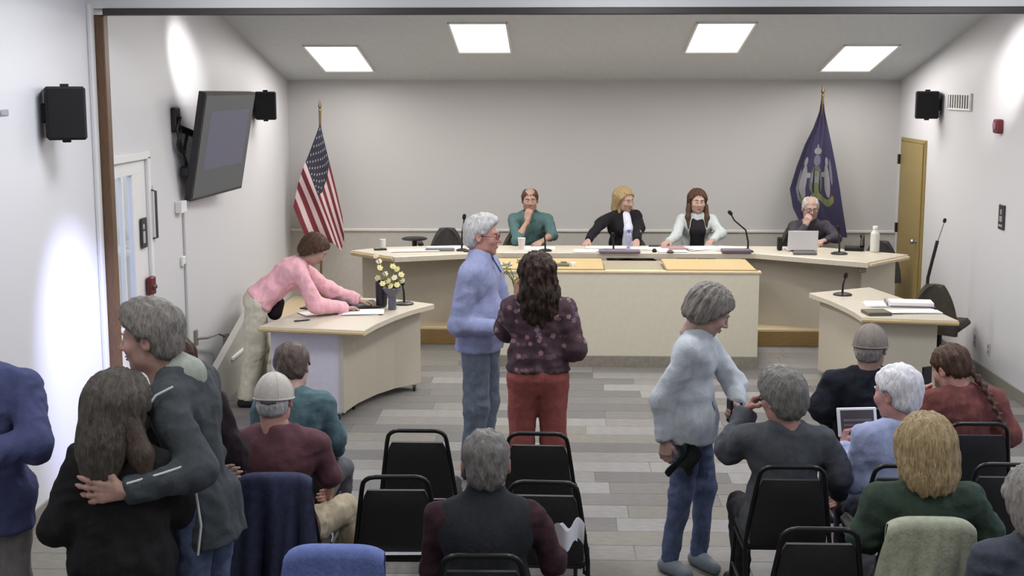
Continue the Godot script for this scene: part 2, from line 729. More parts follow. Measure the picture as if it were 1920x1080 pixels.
func make_materials() -> void:
	M.wall = plain(Color(0.80, 0.80, 0.815), 0.5)
	M.wall_back = plain(Color(0.735, 0.730, 0.728), 0.75)
	M.wainscot = surf(Color(0.70, 0.69, 0.675), 0.7, 0.02)
	M.rail = plain(Color(0.80, 0.79, 0.77), 0.5)
	M.ceiling = surf(Color(0.775, 0.795, 0.81), 0.9, 0.02, Vector3(2, 2, 2))
	M.white = plain(Color(0.86, 0.86, 0.86), 0.5)
	M.header = plain(Color(0.82, 0.82, 0.82), 0.6)
	M.track = plain(Color(0.20, 0.18, 0.17), 0.5)
	M.brown = wood(Color(0.30, 0.21, 0.14), Color(0.42, 0.31, 0.21), Vector3(20, 1.5, 20))
	M.base_grey = plain(Color(0.50, 0.49, 0.46), 0.7)
	M.slab = plain(Color(0.55, 0.54, 0.52), 0.95)
	M.carpet = []
	for c in [Color(0.465, 0.452, 0.437), Color(0.520, 0.506, 0.489), Color(0.428, 0.419, 0.411), Color(0.502, 0.486, 0.454), Color(0.553, 0.543, 0.533), Color(0.450, 0.439, 0.427)]:
		M.carpet.append(surf(c, 0.97, 0.05, Vector3(1.6, 1.6, 6.0), 0.3, 20.0, 4 + M.carpet.size()))
	M.oak = wood(Color(0.70, 0.60, 0.42), Color(0.78, 0.69, 0.51))
	M.oak_pale = wood(Color(0.80, 0.72, 0.58), Color(0.86, 0.79, 0.66))
	M.oak_dark = wood(Color(0.50, 0.40, 0.24), Color(0.60, 0.49, 0.31))
	M.door_wood = wood(Color(0.52, 0.45, 0.26), Color(0.60, 0.52, 0.32), Vector3(14, 1.2, 14))
	M.laminate = surf(Color(0.80, 0.765, 0.70), 0.35, 0.03, Vector3(6, 6, 6))
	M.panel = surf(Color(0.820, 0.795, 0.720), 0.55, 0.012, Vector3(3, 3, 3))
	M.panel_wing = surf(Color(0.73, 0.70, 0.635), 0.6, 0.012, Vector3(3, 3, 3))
	M.panel_white = surf(Color(0.82, 0.80, 0.83), 0.5, 0.02)
	M.black = plain(Color(0.055, 0.055, 0.060), 0.5)
	M.black_matte = plain(Color(0.075, 0.070, 0.075), 0.85)
	M.speaker = surf(Color(0.10, 0.095, 0.11), 0.8, 0.1, Vector3(20, 20, 20), 0.5)
	M.grille = surf(Color(0.085, 0.080, 0.095), 0.9, 0.25, Vector3(60, 60, 60), 0.6)
	M.steel = plain(Color(0.62, 0.62, 0.62), 0.35, 0.8)
	M.frame = plain(Color(0.10, 0.10, 0.10), 0.35, 0.3)
	M.vinyl = surf(Color(0.115, 0.112, 0.112), 0.62, 0.08, Vector3(5, 5, 5), 0.4)
	M.office = cloth(Color(0.21, 0.20, 0.20))
	M.office_brown = cloth(Color(0.235, 0.215, 0.175))
	M.paper = plain(Color(0.93, 0.93, 0.94), 0.8)
	M.lamp = plain(Color(0.95, 0.95, 0.95), 0.6)
	M.lamp.emission_enabled = true
	M.lamp.emission = Color(1.0, 0.98, 0.96)
	M.lamp.emission_energy_multiplier = 2.2
	M.glass = plain(Color(0.9, 0.95, 1.0, 0.12), 0.05)
	M.glass.transparency = BaseMaterial3D.TRANSPARENCY_ALPHA
	M.red = plain(Color(0.36, 0.10, 0.13), 0.5)
	M.beige_skin = null
	M.skin = skin(Color(0.73, 0.58, 0.52))
	M.skin_pale = skin(Color(0.82, 0.64, 0.57))
	M.skin_tan = skin(Color(0.68, 0.52, 0.45))
	M.eye_white = plain(Color(0.74, 0.71, 0.69), 0.3)
	M.iris = plain(Color(0.17, 0.12, 0.09), 0.3)
	M.lips = plain(Color(0.66, 0.37, 0.35), 0.5)
	M.shoe_dark = plain(Color(0.13, 0.12, 0.12), 0.55)
	M.shoe_grey = plain(Color(0.42, 0.45, 0.47), 0.7)
	M.hair_grey = hair_mat(Color(0.40, 0.38, 0.36), Color(0.66, 0.64, 0.61))
	M.hair_silver = hair_mat(Color(0.56, 0.55, 0.54), Color(0.82, 0.81, 0.80))
	M.hair_white = hair_mat(Color(0.74, 0.73, 0.74), Color(0.93, 0.92, 0.93))
	M.hair_pepper = hair_mat(Color(0.26, 0.25, 0.25), Color(0.52, 0.51, 0.50))
	M.hair_ash = hair_mat(Color(0.235, 0.215, 0.190), Color(0.40, 0.37, 0.335))
	M.hair_dark = hair_mat(Color(0.10, 0.065, 0.050), Color(0.24, 0.165, 0.125))
	M.hair_brown = hair_mat(Color(0.20, 0.14, 0.10), Color(0.36, 0.26, 0.20))
	M.hair_blonde = hair_mat(Color(0.44, 0.36, 0.24), Color(0.76, 0.68, 0.52))
	M.denim = cloth(Color(0.31, 0.365, 0.50), 0.14)
	M.khaki = cloth(Color(0.66, 0.60, 0.48))


func skin(c: Color) -> StandardMaterial3D:
	c = c.lerp(Color(c.get_luminance(), c.get_luminance(), c.get_luminance()), 0.18)
	var m := surf(c, 0.55, 0.05, Vector3(5, 5, 5), 0.1)
	m.metallic_specular = 0.4
	m.subsurf_scatter_enabled = true
	m.subsurf_scatter_strength = 0.15
	return m


# ------------------------------------------------------------------ the room
func build_shell() -> void:
	var g := Geo.new()
	var z0 := 0.8
	# floor: a slab with the carpet planks laid on it
	var fl := struct("floor", Geo.new().box(Vector3((XL + XR) * 0.5, -0.106, (ZB + z0) * 0.5), Vector3(XR - XL + 0.3, 0.2, z0 - ZB + 0.3)), M.slab)
	rng.seed = 5
	var pl := 0.92
	var pw := 0.25
	var shared := {}
	var row := 0
	var z := -5.25
	var count := 0
	while z > -13.6:
		var x := XL - rng.randf() * pl * 0.9
		while x < XR:
			var a := maxf(x, XL)
			var b := minf(x + pl, XR)
			if b - a > 0.05:
				var key := snappedf(b - a, 0.01)
				if not shared.has(key):
					shared[key] = Geo.new().box(Vector3.ZERO, Vector3(key - 0.004, 0.006, pw - 0.004), 0.002).mesh()
				var o := MeshInstance3D.new()
				o.mesh = shared[key]
				o.name = "carpet_plank"
				fl.add_child(o, true)
				o.position = Vector3((a + b) * 0.5, -0.003, z - pw * 0.5)
				o.material_override = M.carpet[rng.randi() % M.carpet.size()]
				count += 1
			x += pl
		z -= pw
		row += 1
	# the floor under the near chairs, too near and too hidden to tell its planks apart
	var rest := Geo.new().box(Vector3((XL + XR) * 0.5, -0.003, (z0 - 5.25) * 0.5), Vector3(XR - XL, 0.006, z0 + 5.25), 0.001)
	var ro := obj("carpet_field", rest, M.carpet[0], fl)
	ro.set_meta("kind", "stuff")

	# back wall with its wainscot and rail
	var wb := struct("wall_back", Geo.new().box(Vector3((XL + XR) * 0.5, 1.45, ZB - 0.075), Vector3(XR - XL + 0.3, 2.95, 0.15)), M.wall_back)
	struct("wainscot", Geo.new().box(Vector3((XL + XR) * 0.5, 0.48, ZB + 0.006), Vector3(XR - XL, 0.96, 0.012), 0.002), M.wainscot, wb)
	struct("chair_rail", Geo.new().box(Vector3((XL + XR) * 0.5, 0.972, ZB + 0.016), Vector3(XR - XL, 0.035, 0.032), 0.008), M.rail, wb)

	# left wall with the opening of the glazed door
	var wl := Geo.new()
	var t := 0.15
	var xw := XL - t * 0.5
	wl.box(Vector3(xw, 1.95, (-10.15 + ZB) * 0.5 - 0.0), Vector3(t, 3.9, -10.15 - ZB))
	wl.box(Vector3(xw, 3.0, -9.68), Vector3(t, 1.8, 0.94))
	wl.box(Vector3(xw, 1.95, (-9.21 + z0) * 0.5), Vector3(t, 3.9, z0 + 9.21))
	struct("wall_left", wl, M.wall)
	var d1 := struct("door_1", Geo.new().box(Vector3(XL - 0.03, 1.05, -10.11), Vector3(0.045, 2.09, 0.08), 0.004).box(Vector3(XL - 0.03, 0.45, -9.65), Vector3(0.045, 0.88, 0.86), 0.004).box(Vector3(XL - 0.03, 2.045, -9.65), Vector3(0.045, 0.10, 0.86), 0.004).box(Vector3(XL - 0.03, 1.05, -9.255), Vector3(0.045, 2.09, 0.09), 0.004).box(Vector3(XL - 0.03, 1.44, -9.96), Vector3(0.045, 1.11, 0.24), 0.004), M.white)
	var pane := obj("pane", Geo.new().box(Vector3(XL - 0.03, 1.44, -9.57), Vector3(0.008, 1.10, 0.54)), M.glass, d1)
	obj("mullion", Geo.new().box(Vector3(XL - 0.025, 1.44, -9.62), Vector3(0.03, 1.10, 0.03), 0.003), M.white, d1)
	obj("door_frame", Geo.new().box(Vector3(XL + 0.008, 1.06, -9.18), Vector3(0.03, 2.12, 0.06), 0.006).box(Vector3(XL + 0.008, 1.06, -10.18), Vector3(0.03, 2.12, 0.06), 0.006).box(Vector3(XL + 0.008, 2.13, -9.68), Vector3(0.03, 0.06, 1.06), 0.006), M.white, d1)
	# right wall with the window in the public half, out of the frame
	var wr := Geo.new()
	xw = XR + t * 0.5
	wr.box(Vector3(xw, 1.95, (-6.8 + ZB) * 0.5), Vector3(t, 3.9, -6.8 - ZB))
	wr.box(Vector3(xw, 1.95, (-4.6 + z0) * 0.5), Vector3(t, 3.9, z0 + 4.6))
	wr.box(Vector3(xw, 0.40, -5.7), Vector3(t, 0.8, 2.2))
	wr.box(Vector3(xw, 3.30, -5.7), Vector3(t, 1.2, 2.2))
	struct("wall_right", wr, M.wall)
	var w1 := struct("window_1", Geo.new().box(Vector3(xw, 0.83, -5.7), Vector3(0.09, 0.06, 2.2)).box(Vector3(xw, 2.67, -5.7), Vector3(0.09, 0.06, 2.2)).box(Vector3(xw, 1.75, -4.63), Vector3(0.09, 1.9, 0.06)).box(Vector3(xw, 1.75, -6.77), Vector3(0.09, 1.9, 0.06)), M.white)
	obj("pane", Geo.new().box(Vector3(xw, 1.75, -5.7), Vector3(0.008, 1.8, 2.1)), M.glass, w1)
	struct("baseboard_right", Geo.new().box(Vector3(XR - 0.007, 0.055, (-6.0 - 14.3) * 0.5), Vector3(0.014, 0.11, 8.3), 0.003), M.base_grey)
	struct("baseboard_left", Geo.new().box(Vector3(XL + 0.007, 0.055, (-10.25 + ZB) * 0.5), Vector3(0.014, 0.11, -10.25 - ZB), 0.003), M.base_grey)
	struct("baseboard_near", Geo.new().box(Vector3(XL + 0.007, 0.055, -4.6), Vector3(0.014, 0.11, 8.8), 0.003), M.base_grey)
	struct("wall_rear", Geo.new().box(Vector3((XL + XR) * 0.5, 1.95, z0 + 0.075), Vector3(XR - XL + 0.3, 3.9, 0.15)), M.wall)
	# sloping ceiling over the council half, level ceiling over the public half, header between
	var ang := atan(SLOPE)
	var zc := (ZB + ZF) * 0.5
	var len := (ZF - ZB + 0.3) / cos(ang)
	struct("ceiling", Geo.new().box(Vector3((XL + XR) * 0.5, ceil_y(zc) + 0.08 / cos(ang), zc), Vector3(XR - XL + 0.3, 0.16, len), 0.0, Basis(Vector3.RIGHT, -ang)), M.ceiling)
	struct("ceiling_near", Geo.new().box(Vector3((XL + XR) * 0.5, 3.63, (ZF + z0) * 0.5), Vector3(XR - XL + 0.3, 0.16, z0 - ZF + 0.2)), M.ceiling)
	struct("wall_header", Geo.new().box(Vector3((XL + XR) * 0.5, 3.58, ZF - 0.10), Vector3(XR - XL + 0.1, 0.82, 0.26), 0.004), M.header)
	struct("trim_1", Geo.new().box(Vector3((XL + XR) * 0.5 + 0.05, 3.148, ZF + 0.02), Vector3(XR - XL - 0.1, 0.045, 0.10), 0.004), M.track)
	# jamb of the folding partition with its pale casing
	struct("trim_2", Geo.new().box(Vector3(XL + 0.045, 1.565, ZF - 0.02), Vector3(0.09, 3.13, 0.09), 0.006), M.brown)
	struct("trim_3", Geo.new().box(Vector3(XL + 0.014, 1.60, ZF + 0.065), Vector3(0.028, 3.20, 0.075), 0.005), M.header)
	# door in the right wall beside the back corner
	var d2 := struct("door_2", Geo.new().box(Vector3(XR - 0.012, 1.015, -14.90), Vector3(0.045, 2.03, 0.92), 0.004), M.door_wood)
	obj("door_frame", Geo.new().box(Vector3(XR - 0.004, 1.03, -14.41), Vector3(0.03, 2.06, 0.045), 0.004).box(Vector3(XR - 0.004, 1.03, -15.39), Vector3(0.03, 2.06, 0.045), 0.004).box(Vector3(XR - 0.004, 2.055, -14.90), Vector3(0.03, 0.045, 1.02), 0.004), M.door_wood, d2)
	for y in [1.83, 1.05]:
		obj("hinge", Geo.new().box(Vector3(XR - 0.045, y, -15.36), Vector3(0.035, 0.11, 0.035), 0.004), M.black, d2)
	obj("door_knob", Geo.new().lathe([Vector2(0.001, 0.07), Vector2(0.024, 0.062), Vector2(0.030, 0.045), Vector2(0.014, 0.025), Vector2(0.012, 0.0), Vector2(0.03, 0.0)], Vector3(XR - 0.035, 0.98, -14.52), 14, Basis(Vector3(0, 0, 1), PI / 2)), M.steel, d2)
	struct("platform", Geo.new().box(Vector3((XL + XR) * 0.5, 0.09, (-13.58 + ZB) * 0.5), Vector3(XR - XL - 0.02, 0.18, -13.58 - ZB), 0.006), M.oak_pale).name = "trim_4"
	struct("trim_5", Geo.new().box(Vector3((XL + XR) * 0.5, 0.080, -13.572), Vector3(XR - XL - 0.03, 0.155, 0.014), 0.002), M.oak_dark)


func build_lamps() -> void:
	var ang := atan(SLOPE)
	var spots := [[-2.36, -14.42, "left-hand troffer light nearest the back wall, above the striped flag"], [-0.79, -13.46, "inner left troffer light, nearer the header than the outer one"], [1.56, -13.46, "inner right troffer light, nearer the header than the outer one"], [3.14, -14.42, "right-hand troffer light nearest the back wall, above the navy flag"],
		[-0.79, -10.9, "left one of the two troffer lights hidden behind the header"], [1.56, -10.9, "right one of the two troffer lights hidden behind the header"]]
	for i in spots.size():
		var s: Array = spots[i]
		var t := thing("ceiling_light", s[2], "ceiling light", Vector3(s[0], ceil_y(s[1]), s[1]), 0.0, "troffer lights in the sloping ceiling")
		t.rotation = Vector3(-ang, 0, 0)
		var f := Geo.new()
		for sx in [-1.0, 1.0]:
			f.box(Vector3(0.275 * sx, -0.008, 0), Vector3(0.02, 0.022, 1.32), 0.003)
			f.box(Vector3(0, -0.008, 0.65 * sx), Vector3(0.57, 0.022, 0.02), 0.003)
		obj("frame", f, M.white, t)
		obj("diffuser", Geo.new().box(Vector3(0, -0.002, 0), Vector3(0.53, 0.008, 1.28)), M.lamp, t)
		var l := AreaLight3D.new()
		l.name = "panel_light"
		t.add_child(l, true)
		l.position = Vector3(0, -0.03, 0)
		l.rotation = Vector3(-PI / 2, 0, 0)
		l.area_size = Vector2(0.53, 1.28)
		l.light_color = Color(1.0, 0.985, 0.965)
		l.light_energy = LAMP * (0.42 if absf(s[0] - 0.39) > 2.0 else (0.85 if s[1] < -12.0 else 0.8))
		l.area_range = 20.0
		l.area_attenuation = 2.0
		l.shadow_enabled = true
	# the public half is lit by panels in its own ceiling, above the frame
	for p in [[-1.9, -7.6], [0.4, -7.6], [2.7, -7.6], [-1.9, -4.4], [0.4, -4.4], [2.7, -4.4], [-1.9, -1.4], [2.7, -1.4]]:
		var t := thing("ceiling_panel", "flat ceiling light panel over the public seats", "ceiling light", Vector3(p[0], 3.55, p[1]), 0.0, "light panels over the public seats")
		obj("diffuser", Geo.new().box(Vector3(0, -0.006, 0), Vector3(0.58, 0.012, 1.18), 0.002), M.lamp, t)
		var l := AreaLight3D.new()
		l.name = "panel_light"
		t.add_child(l, true)
		l.position = Vector3(0, -0.03, 0)
		l.rotation = Vector3(-PI / 2, 0, 0)
		l.area_size = Vector2(0.56, 1.16)
		l.light_color = Color(0.965, 0.975, 1.0)
		l.light_energy = NEAR_LAMP * (0.8 if p[1] < -7.0 else 0.36)
		l.area_range = 20.0
		l.area_attenuation = 2.0
		l.shadow_enabled = true
	# the cool spot's own fitting
	var sp := thing("ceiling_spot", "small round ceiling spot over the public half", "ceiling light", Vector3(-0.95, 3.55, -7.75))
	obj("housing", Geo.new().lathe([Vector2(0.03, 0.0), Vector2(0.05, -0.01), Vector2(0.055, -0.09)], Vector3.ZERO, 18), M.white, sp)
	obj("lamp_lens", Geo.new().lathe([Vector2(0.001, -0.07), Vector2(0.05, -0.075)], Vector3.ZERO, 18), M.lamp, sp)
	# two recessed downlights close to the side walls, behind the header
	for s in [[XL + 1.0, -9.95, "left"], [XR - 1.0, -10.35, "right"]]:
		var t := thing("downlight", "recessed downlight close to the %s wall behind the header" % s[2], "ceiling light", Vector3(s[0], ceil_y(s[1]) - 0.012, s[1]), 0.0)
		obj("ring", Geo.new().lathe([Vector2(0.06, 0.0), Vector2(0.085, 0.0), Vector2(0.09, 0.012)], Vector3(0, -0.01, 0), 20), M.white, t)
		obj("lamp_lens", Geo.new().lathe([Vector2(0.001, -0.004), Vector2(0.06, -0.002)], Vector3(0, -0.004, 0), 20), M.lamp, t)
		var l := SpotLight3D.new()
		l.name = "down_light"
		t.add_child(l, true)
		l.position = Vector3(0, -0.04, 0)
		l.rotation = Vector3(-PI / 2, 0, 0)
		l.rotation.z = 0.0
		l.look_at_from_position(t.position + Vector3(0, -0.05, 0), Vector3(XL if s[2] == "left" else XR, 2.80, s[1] - 1.40))
		l.light_color = Color(1.0, 0.98, 0.97)
		l.light_energy = 17.0
		l.spot_angle = 13.0
		l.spot_angle_attenuation = 1.0
		l.spot_range = 10.0
		l.spot_attenuation = 2.0
		l.light_size = 0.06
		l.shadow_enabled = true


func speaker(at: Vector3, turn: float, size: Vector3, label: String, wall_dir: Vector3) -> void:
	var t := thing("wall_speaker", label, "speaker", at, turn, "black wall speakers")
	obj("cabinet", Geo.new().box(Vector3.ZERO, size, 0.014), M.speaker, t)
	obj("grille", Geo.new().box(Vector3(0, 0, size.z * 0.5), Vector3(size.x - 0.02, size.y - 0.02, 0.012), 0.005), M.grille, t)
	for sy in [-1.0, 1.0]:
		obj("bracket", Geo.new().box(Vector3(0, sy * (size.y * 0.5 + 0.008), 0), Vector3(0.05, 0.016, 0.06), 0.003), M.black, t)
	var lw := t.transform.affine_inverse() * (at + wall_dir)
	obj("mount_arm", Geo.new().tube([Vector3(0, 0, -size.z * 0.4), lw], 0.018, 8).box(lw, Vector3(0.09, 0.12, 0.09), 0.01), M.black, t)


func build_wall_things() -> void:
	speaker(Vector3(XL + 0.14, 2.49, -8.16), 0.42, Vector3(0.235, 0.325, 0.17), "black box speaker on the near left wall beside the partition jamb", Vector3(-0.14, 0, -0.02))
	speaker(Vector3(XL + 0.125, 2.45, -13.85), 0.25, Vector3(0.215, 0.29, 0.19), "black box speaker high on the left wall behind the screen", Vector3(-0.125, 0, 0))
	speaker(Vector3(XR - 0.14, 2.46, -13.95), -0.25, Vector3(0.235, 0.28, 0.19), "black box speaker on the right wall above the wooden door", Vector3(0.14, 0, 0))
	# air vent
	var v := thing("air_vent", "white air vent with upright slats on the right wall beside the speaker", "vent", Vector3(XR - 0.012, 2.50, -13.28))
	obj("backing", Geo.new().box(Vector3(0.006, 0, 0), Vector3(0.008, 0.13, 0.70)), M.black_matte, v)
	obj("frame", Geo.new().box(Vector3(0, 0.073, 0), Vector3(0.02, 0.018, 0.76), 0.003).box(Vector3(0, -0.073, 0), Vector3(0.02, 0.018, 0.76), 0.003).box(Vector3(0, 0, 0.372), Vector3(0.02, 0.16, 0.018), 0.003).box(Vector3(0, 0, -0.372), Vector3(0.02, 0.16, 0.018), 0.003), M.white, v)
	for i in 9:
		obj("slat", Geo.new().box(Vector3(0, 0, -0.32 + i * 0.08), Vector3(0.012, 0.13, 0.030), 0.002), M.white, v)
	# fire strobe
	var f := thing("fire_alarm", "dark red fire alarm strobe high on the right wall", "fire alarm", Vector3(XR, 2.30, -12.02))
	obj("housing", Geo.new().box(Vector3(-0.03, 0, 0), Vector3(0.06, 0.125, 0.12), 0.012), M.red, f)
	obj("lens", Geo.new().box(Vector3(-0.065, 0.005, 0), Vector3(0.02, 0.06, 0.05), 0.006), plain(Color(0.60, 0.45, 0.50), 0.2), f)
	# signs
	var s := thing("wall_sign", "small dark upright sign with pale marks on the right wall", "sign", Vector3(XR - 0.008, 1.51, -11.86))
	obj("plate", Geo.new().box(Vector3.ZERO, Vector3(0.012, 0.22, 0.15), 0.004), plain(Color(0.17, 0.16, 0.18), 0.4), s)
	obj("pictogram", Geo.new().box(Vector3(-0.008, 0.045, 0.0), Vector3(0.004, 0.045, 0.045), 0.001).box(Vector3(-0.008, -0.015, 0.0), Vector3(0.004, 0.05, 0.07), 0.001).box(Vector3(-0.008, -0.075, 0.0), Vector3(0.004, 0.02, 0.10), 0.001), plain(Color(0.55, 0.55, 0.57), 0.5), s)
	for e in [[0.29, -12.03, "white wall outlet low on the right wall, nearer of the two"], [0.30, -12.43, "white wall outlet low on the right wall, farther of the two"]]:
		var o := thing("wall_outlet", e[2], "outlet", Vector3(XR - 0.004, e[0], e[1]))
		obj("cover_plate", Geo.new().box(Vector3.ZERO, Vector3(0.008, 0.115, 0.075), 0.003), plain(Color(0.70, 0.69, 0.70), 0.4), o)
		obj("socket", Geo.new().box(Vector3(-0.005, 0.024, 0), Vector3(0.004, 0.03, 0.034), 0.001).box(Vector3(-0.005, -0.024, 0), Vector3(0.004, 0.03, 0.034), 0.001), plain(Color(0.52, 0.51, 0.53), 0.4), o)
	# left wall: handle, sign, pull station, thermostat, switch
	var h := thing("door_pull", "tall slim pull handle of brushed metal beside the glazed door", "handle", Vector3(XL, 1.67, -10.22))
	obj("plate", Geo.new().box(Vector3(0.008, 0, 0), Vector3(0.012, 0.44, 0.11), 0.004), plain(Color(0.70, 0.70, 0.70), 0.4, 0.3), h)
	obj("bar", Geo.new().tube([Vector3(0.012, 0.19, 0.02), Vector3(0.055, 0.18, 0.02), Vector3(0.055, -0.18, 0.02), Vector3(0.012, -0.19, 0.02)], 0.011, 8), plain(Color(0.33, 0.33, 0.35), 0.4, 0.4), h)
	var s2 := thing("door_sign", "dark wall plaque with a pale figure beside the glazed door", "sign", Vector3(XL + 0.008, 1.545, -10.02))
	obj("plate", Geo.new().box(Vector3.ZERO, Vector3(0.014, 0.23, 0.13), 0.004), plain(Color(0.17, 0.17, 0.18), 0.5), s2)
	obj("pictogram", Geo.new().lathe([Vector2(0.001, 0.004), Vector2(0.022, 0.0)], Vector3(0.008, 0.05, 0.02), 12, Basis(Vector3(0, 0, 1), -PI / 2)).box(Vector3(0.008, -0.03, 0.02), Vector3(0.004, 0.09, 0.05), 0.001), plain(Color(0.66, 0.66, 0.66), 0.5), s2)
	var p := thing("pull_station", "dark red pull station on the left wall below the plaque", "fire alarm", Vector3(XL, 1.125, -10.10))
	obj("housing", Geo.new().box(Vector3(0.022, 0, 0), Vector3(0.044, 0.14, 0.12), 0.008), M.red, p)
	obj("pull_bar", Geo.new().box(Vector3(0.05, -0.01, 0), Vector3(0.016, 0.03, 0.09), 0.004), plain(Color(0.25, 0.12, 0.13), 0.4), p)
	var th := thing("thermostat", "small white thermostat on the left wall below the screen", "thermostat", Vector3(XL, 1.195, -11.02))
	obj("housing", Geo.new().box(Vector3(0.014, 0, 0), Vector3(0.028, 0.085, 0.085), 0.006), M.white, th)
	obj("dial", Geo.new().box(Vector3(0.030, -0.028, 0), Vector3(0.006, 0.012, 0.05), 0.001), M.base_grey, th)
	solo("conduit", Geo.new().box(Vector3(0.010, 0, 0), Vector3(0.020, 1.70, 0.030), 0.004), plain(Color(0.73, 0.73, 0.74), 0.5), "slim white cable cover running down the left wall from the screen", "cable cover", Vector3(XL, 0.86, -11.10))
	var jb := thing("junction_box", "white wall box below the lower corner of the screen", "wall box", Vector3(XL, 1.66, -10.96))
	obj("housing", Geo.new().box(Vector3(0.03, 0, 0), Vector3(0.06, 0.10, 0.16), 0.006), M.white, jb)
	obj("cover_screw", Geo.new().lathe([Vector2(0.001, 0.003), Vector2(0.006, 0.0)], Vector3(0.06, 0.04, 0.09), 8, Basis(Vector3(0, 0, 1), -PI / 2)), M.steel, jb)
	solo("light_switch", Geo.new().box(Vector3(0.004, 0, 0), Vector3(0.008, 0.035, 0.16), 0.002).box(Vector3(0.010, 0, 0.03), Vector3(0.008, 0.018, 0.03), 0.002), plain(Color(0.62, 0.61, 0.64), 0.4), "pale grey wall switch at the left edge of the near left wall", "switch", Vector3(XL, 2.505, -7.55))
	# the big screen, tilted down, its lower edge against the wall
	var tl := Vector3(-2.87, 2.600, -10.82); var tr := Vector3(-2.83, 2.595, -12.42)
	var bl := Vector3(-3.09, 1.695, -11.05); var br := Vector3(-2.96, 1.715, -12.30)
	var tv := thing("television", "large flat screen tilted down on an arm from the left wall", "television", (bl + br) * 0.5)
	var ox := (tr - tl).normalized()
	var oy := ((tl + tr) - (bl + br)).normalized()
	var nz := oy.cross(ox).normalized()
	if nz.x < 0.0: nz = -nz
	var pc := func(u: float, w: float) -> Vector3: return tl.lerp(tr, 1.0 - u).lerp(bl.lerp(br, 1.0 - u), w) - tv.position
	obj("casing", Geo.new().sheet(pc, 8, 8, 0.06), plain(Color(0.13, 0.125, 0.14), 0.4), tv)
	var scr := plain(Color(0.16, 0.16, 0.165), 0.6, 0.0, 0.2)
	scr.emission_enabled = true
	scr.emission = Color(0.42, 0.42, 0.42)
	scr.emission_energy_multiplier = 0.9
	obj("screen", Geo.new().grid(func(u: float, w: float) -> Vector3: return pc.call(lerpf(0.018, 0.982, u), lerpf(0.025, 0.975, w)) + nz * 0.003, 8, 8), scr, tv)
	var pic := plain(Color(0.16, 0.16, 0.18), 0.6, 0.0, 0.2)
	pic.emission_enabled = true
	pic.emission = Color(0.455, 0.445, 0.505)
	pic.emission_energy_multiplier = 0.9
	obj("screen_picture", Geo.new().grid(func(u: float, w: float) -> Vector3: return pc.call(lerpf(0.10, 0.86, u), lerpf(0.17, 0.72, w)) + nz * 0.005, 8, 8), pic, tv)
	obj("wall_arm", Geo.new().bar(Vector3(XL + 0.02, 2.32, -10.95) - tv.position, Vector3(-2.98, 2.20, -11.25) - tv.position, 0.06, 0.05, 0.01).box(Vector3(XL + 0.02, 2.38, -10.93) - tv.position, Vector3(0.05, 0.20, 0.14), 0.012), M.black, tv)
	var cb := Geo.new()
	var loop := []
	for i in 18:
		var a := TAU * i / 18
		loop.append(Vector3(XL + 0.055 + 0.01 * sin(a * 3.0), 2.21 + 0.105 * sin(a), -10.99 + 0.115 * cos(a)) - tv.position)
	cb.tube(loop, 0.014, 8, true)
	cb.tube([Vector3(XL + 0.06, 2.40, -10.93) - tv.position, Vector3(XL + 0.05, 2.31, -10.86) - tv.position, Vector3(XL + 0.06, 2.20, -10.90) - tv.position, Vector3(XL + 0.07, 2.02, -11.02) - tv.position, Vector3(XL + 0.07, 1.90, -11.06) - tv.position, Vector3(XL + 0.06, 1.78, -11.08) - tv.position], 0.013, 8)
	cb.box(Vector3(XL + 0.06, 1.95, -11.02) - tv.position, Vector3(0.07, 0.10, 0.10), 0.02)
	obj("cable_loop", cb, M.black, tv)
	# handrail and the sloped guard panel of the ramp behind the pink jumper
	var hr := thing("handrail", "thin dark bent handrail on the left wall behind the woman in pink", "handrail", Vector3(XL, 0, -11.4))
	obj("wall_bracket", Geo.new().box(Vector3(0.012, 0.48, 0.06), Vector3(0.024, 0.14, 0.06), 0.004), M.base_grey, hr)
	obj("rail", Geo.new().tube([Vector3(0.02, 0.47, 0.06), Vector3(0.10, 0.47, 0.0), Vector3(0.13, 0.46, -0.25), Vector3(0.13, 0.40, -0.45)], 0.012, 8), M.base_grey, hr)
	obj("post", Geo.new().box(Vector3(0.14, 0.36, -0.47), Vector3(0.05, 0.13, 0.05), 0.006).tube([Vector3(0.15, 0.38, -0.46), Vector3(0.19, 0.20, -0.46), Vector3(0.22, 0.0, -0.46)], 0.011, 8), M.base_grey, hr)
	var rp := thing("ramp_guard", "low grey guard panel with a sloping top beside the left wall", "ramp", Vector3(-2.86, 0, -11.5))
	var gp := Geo.new()
	var prof := [Vector2(0.90, 0.0), Vector2(0.90, 0.30), Vector2(-1.10, 0.78), Vector2(-1.55, 0.78), Vector2(-1.55, 0.0)]
	var fa := []; var fb := []
	for q in prof:
		fa.append(Vector3(0.03, q.y, q.x)); fb.append(Vector3(-0.03, q.y, q.x))
	gp.face(fa, Vector3(0, 0.3, -0.3)); gp.face(fb, Vector3(0, 0.3, -0.3))
	for i in prof.size():
		gp.face([fa[i], fa[(i + 1) % 5], fb[(i + 1) % 5], fb[i]], Vector3(0, 0.3, -0.3))
	obj("panel", gp, plain(Color(0.66, 0.65, 0.63), 0.7), rp)
	obj("ledge", Geo.new().box(Vector3(0.036, 0.32, -0.35), Vector3(0.02, 0.03, 1.3), 0.004), M.white, rp)


# ------------------------------------------------------------------ the curved dais
func slab_at(called: String, pts: Array, y0: float, y1: float, m: Material, parent: Node3D, bev := 0.0) -> MeshInstance3D:
	var pa := PackedVector2Array()
	for q in pts:
		pa.append(Vector2(q[0] - parent.position.x, q[1] - parent.position.z))
	return obj(called, Geo.new().slab(pa, y0 - parent.position.y, y1 - parent.position.y, bev), m, parent)


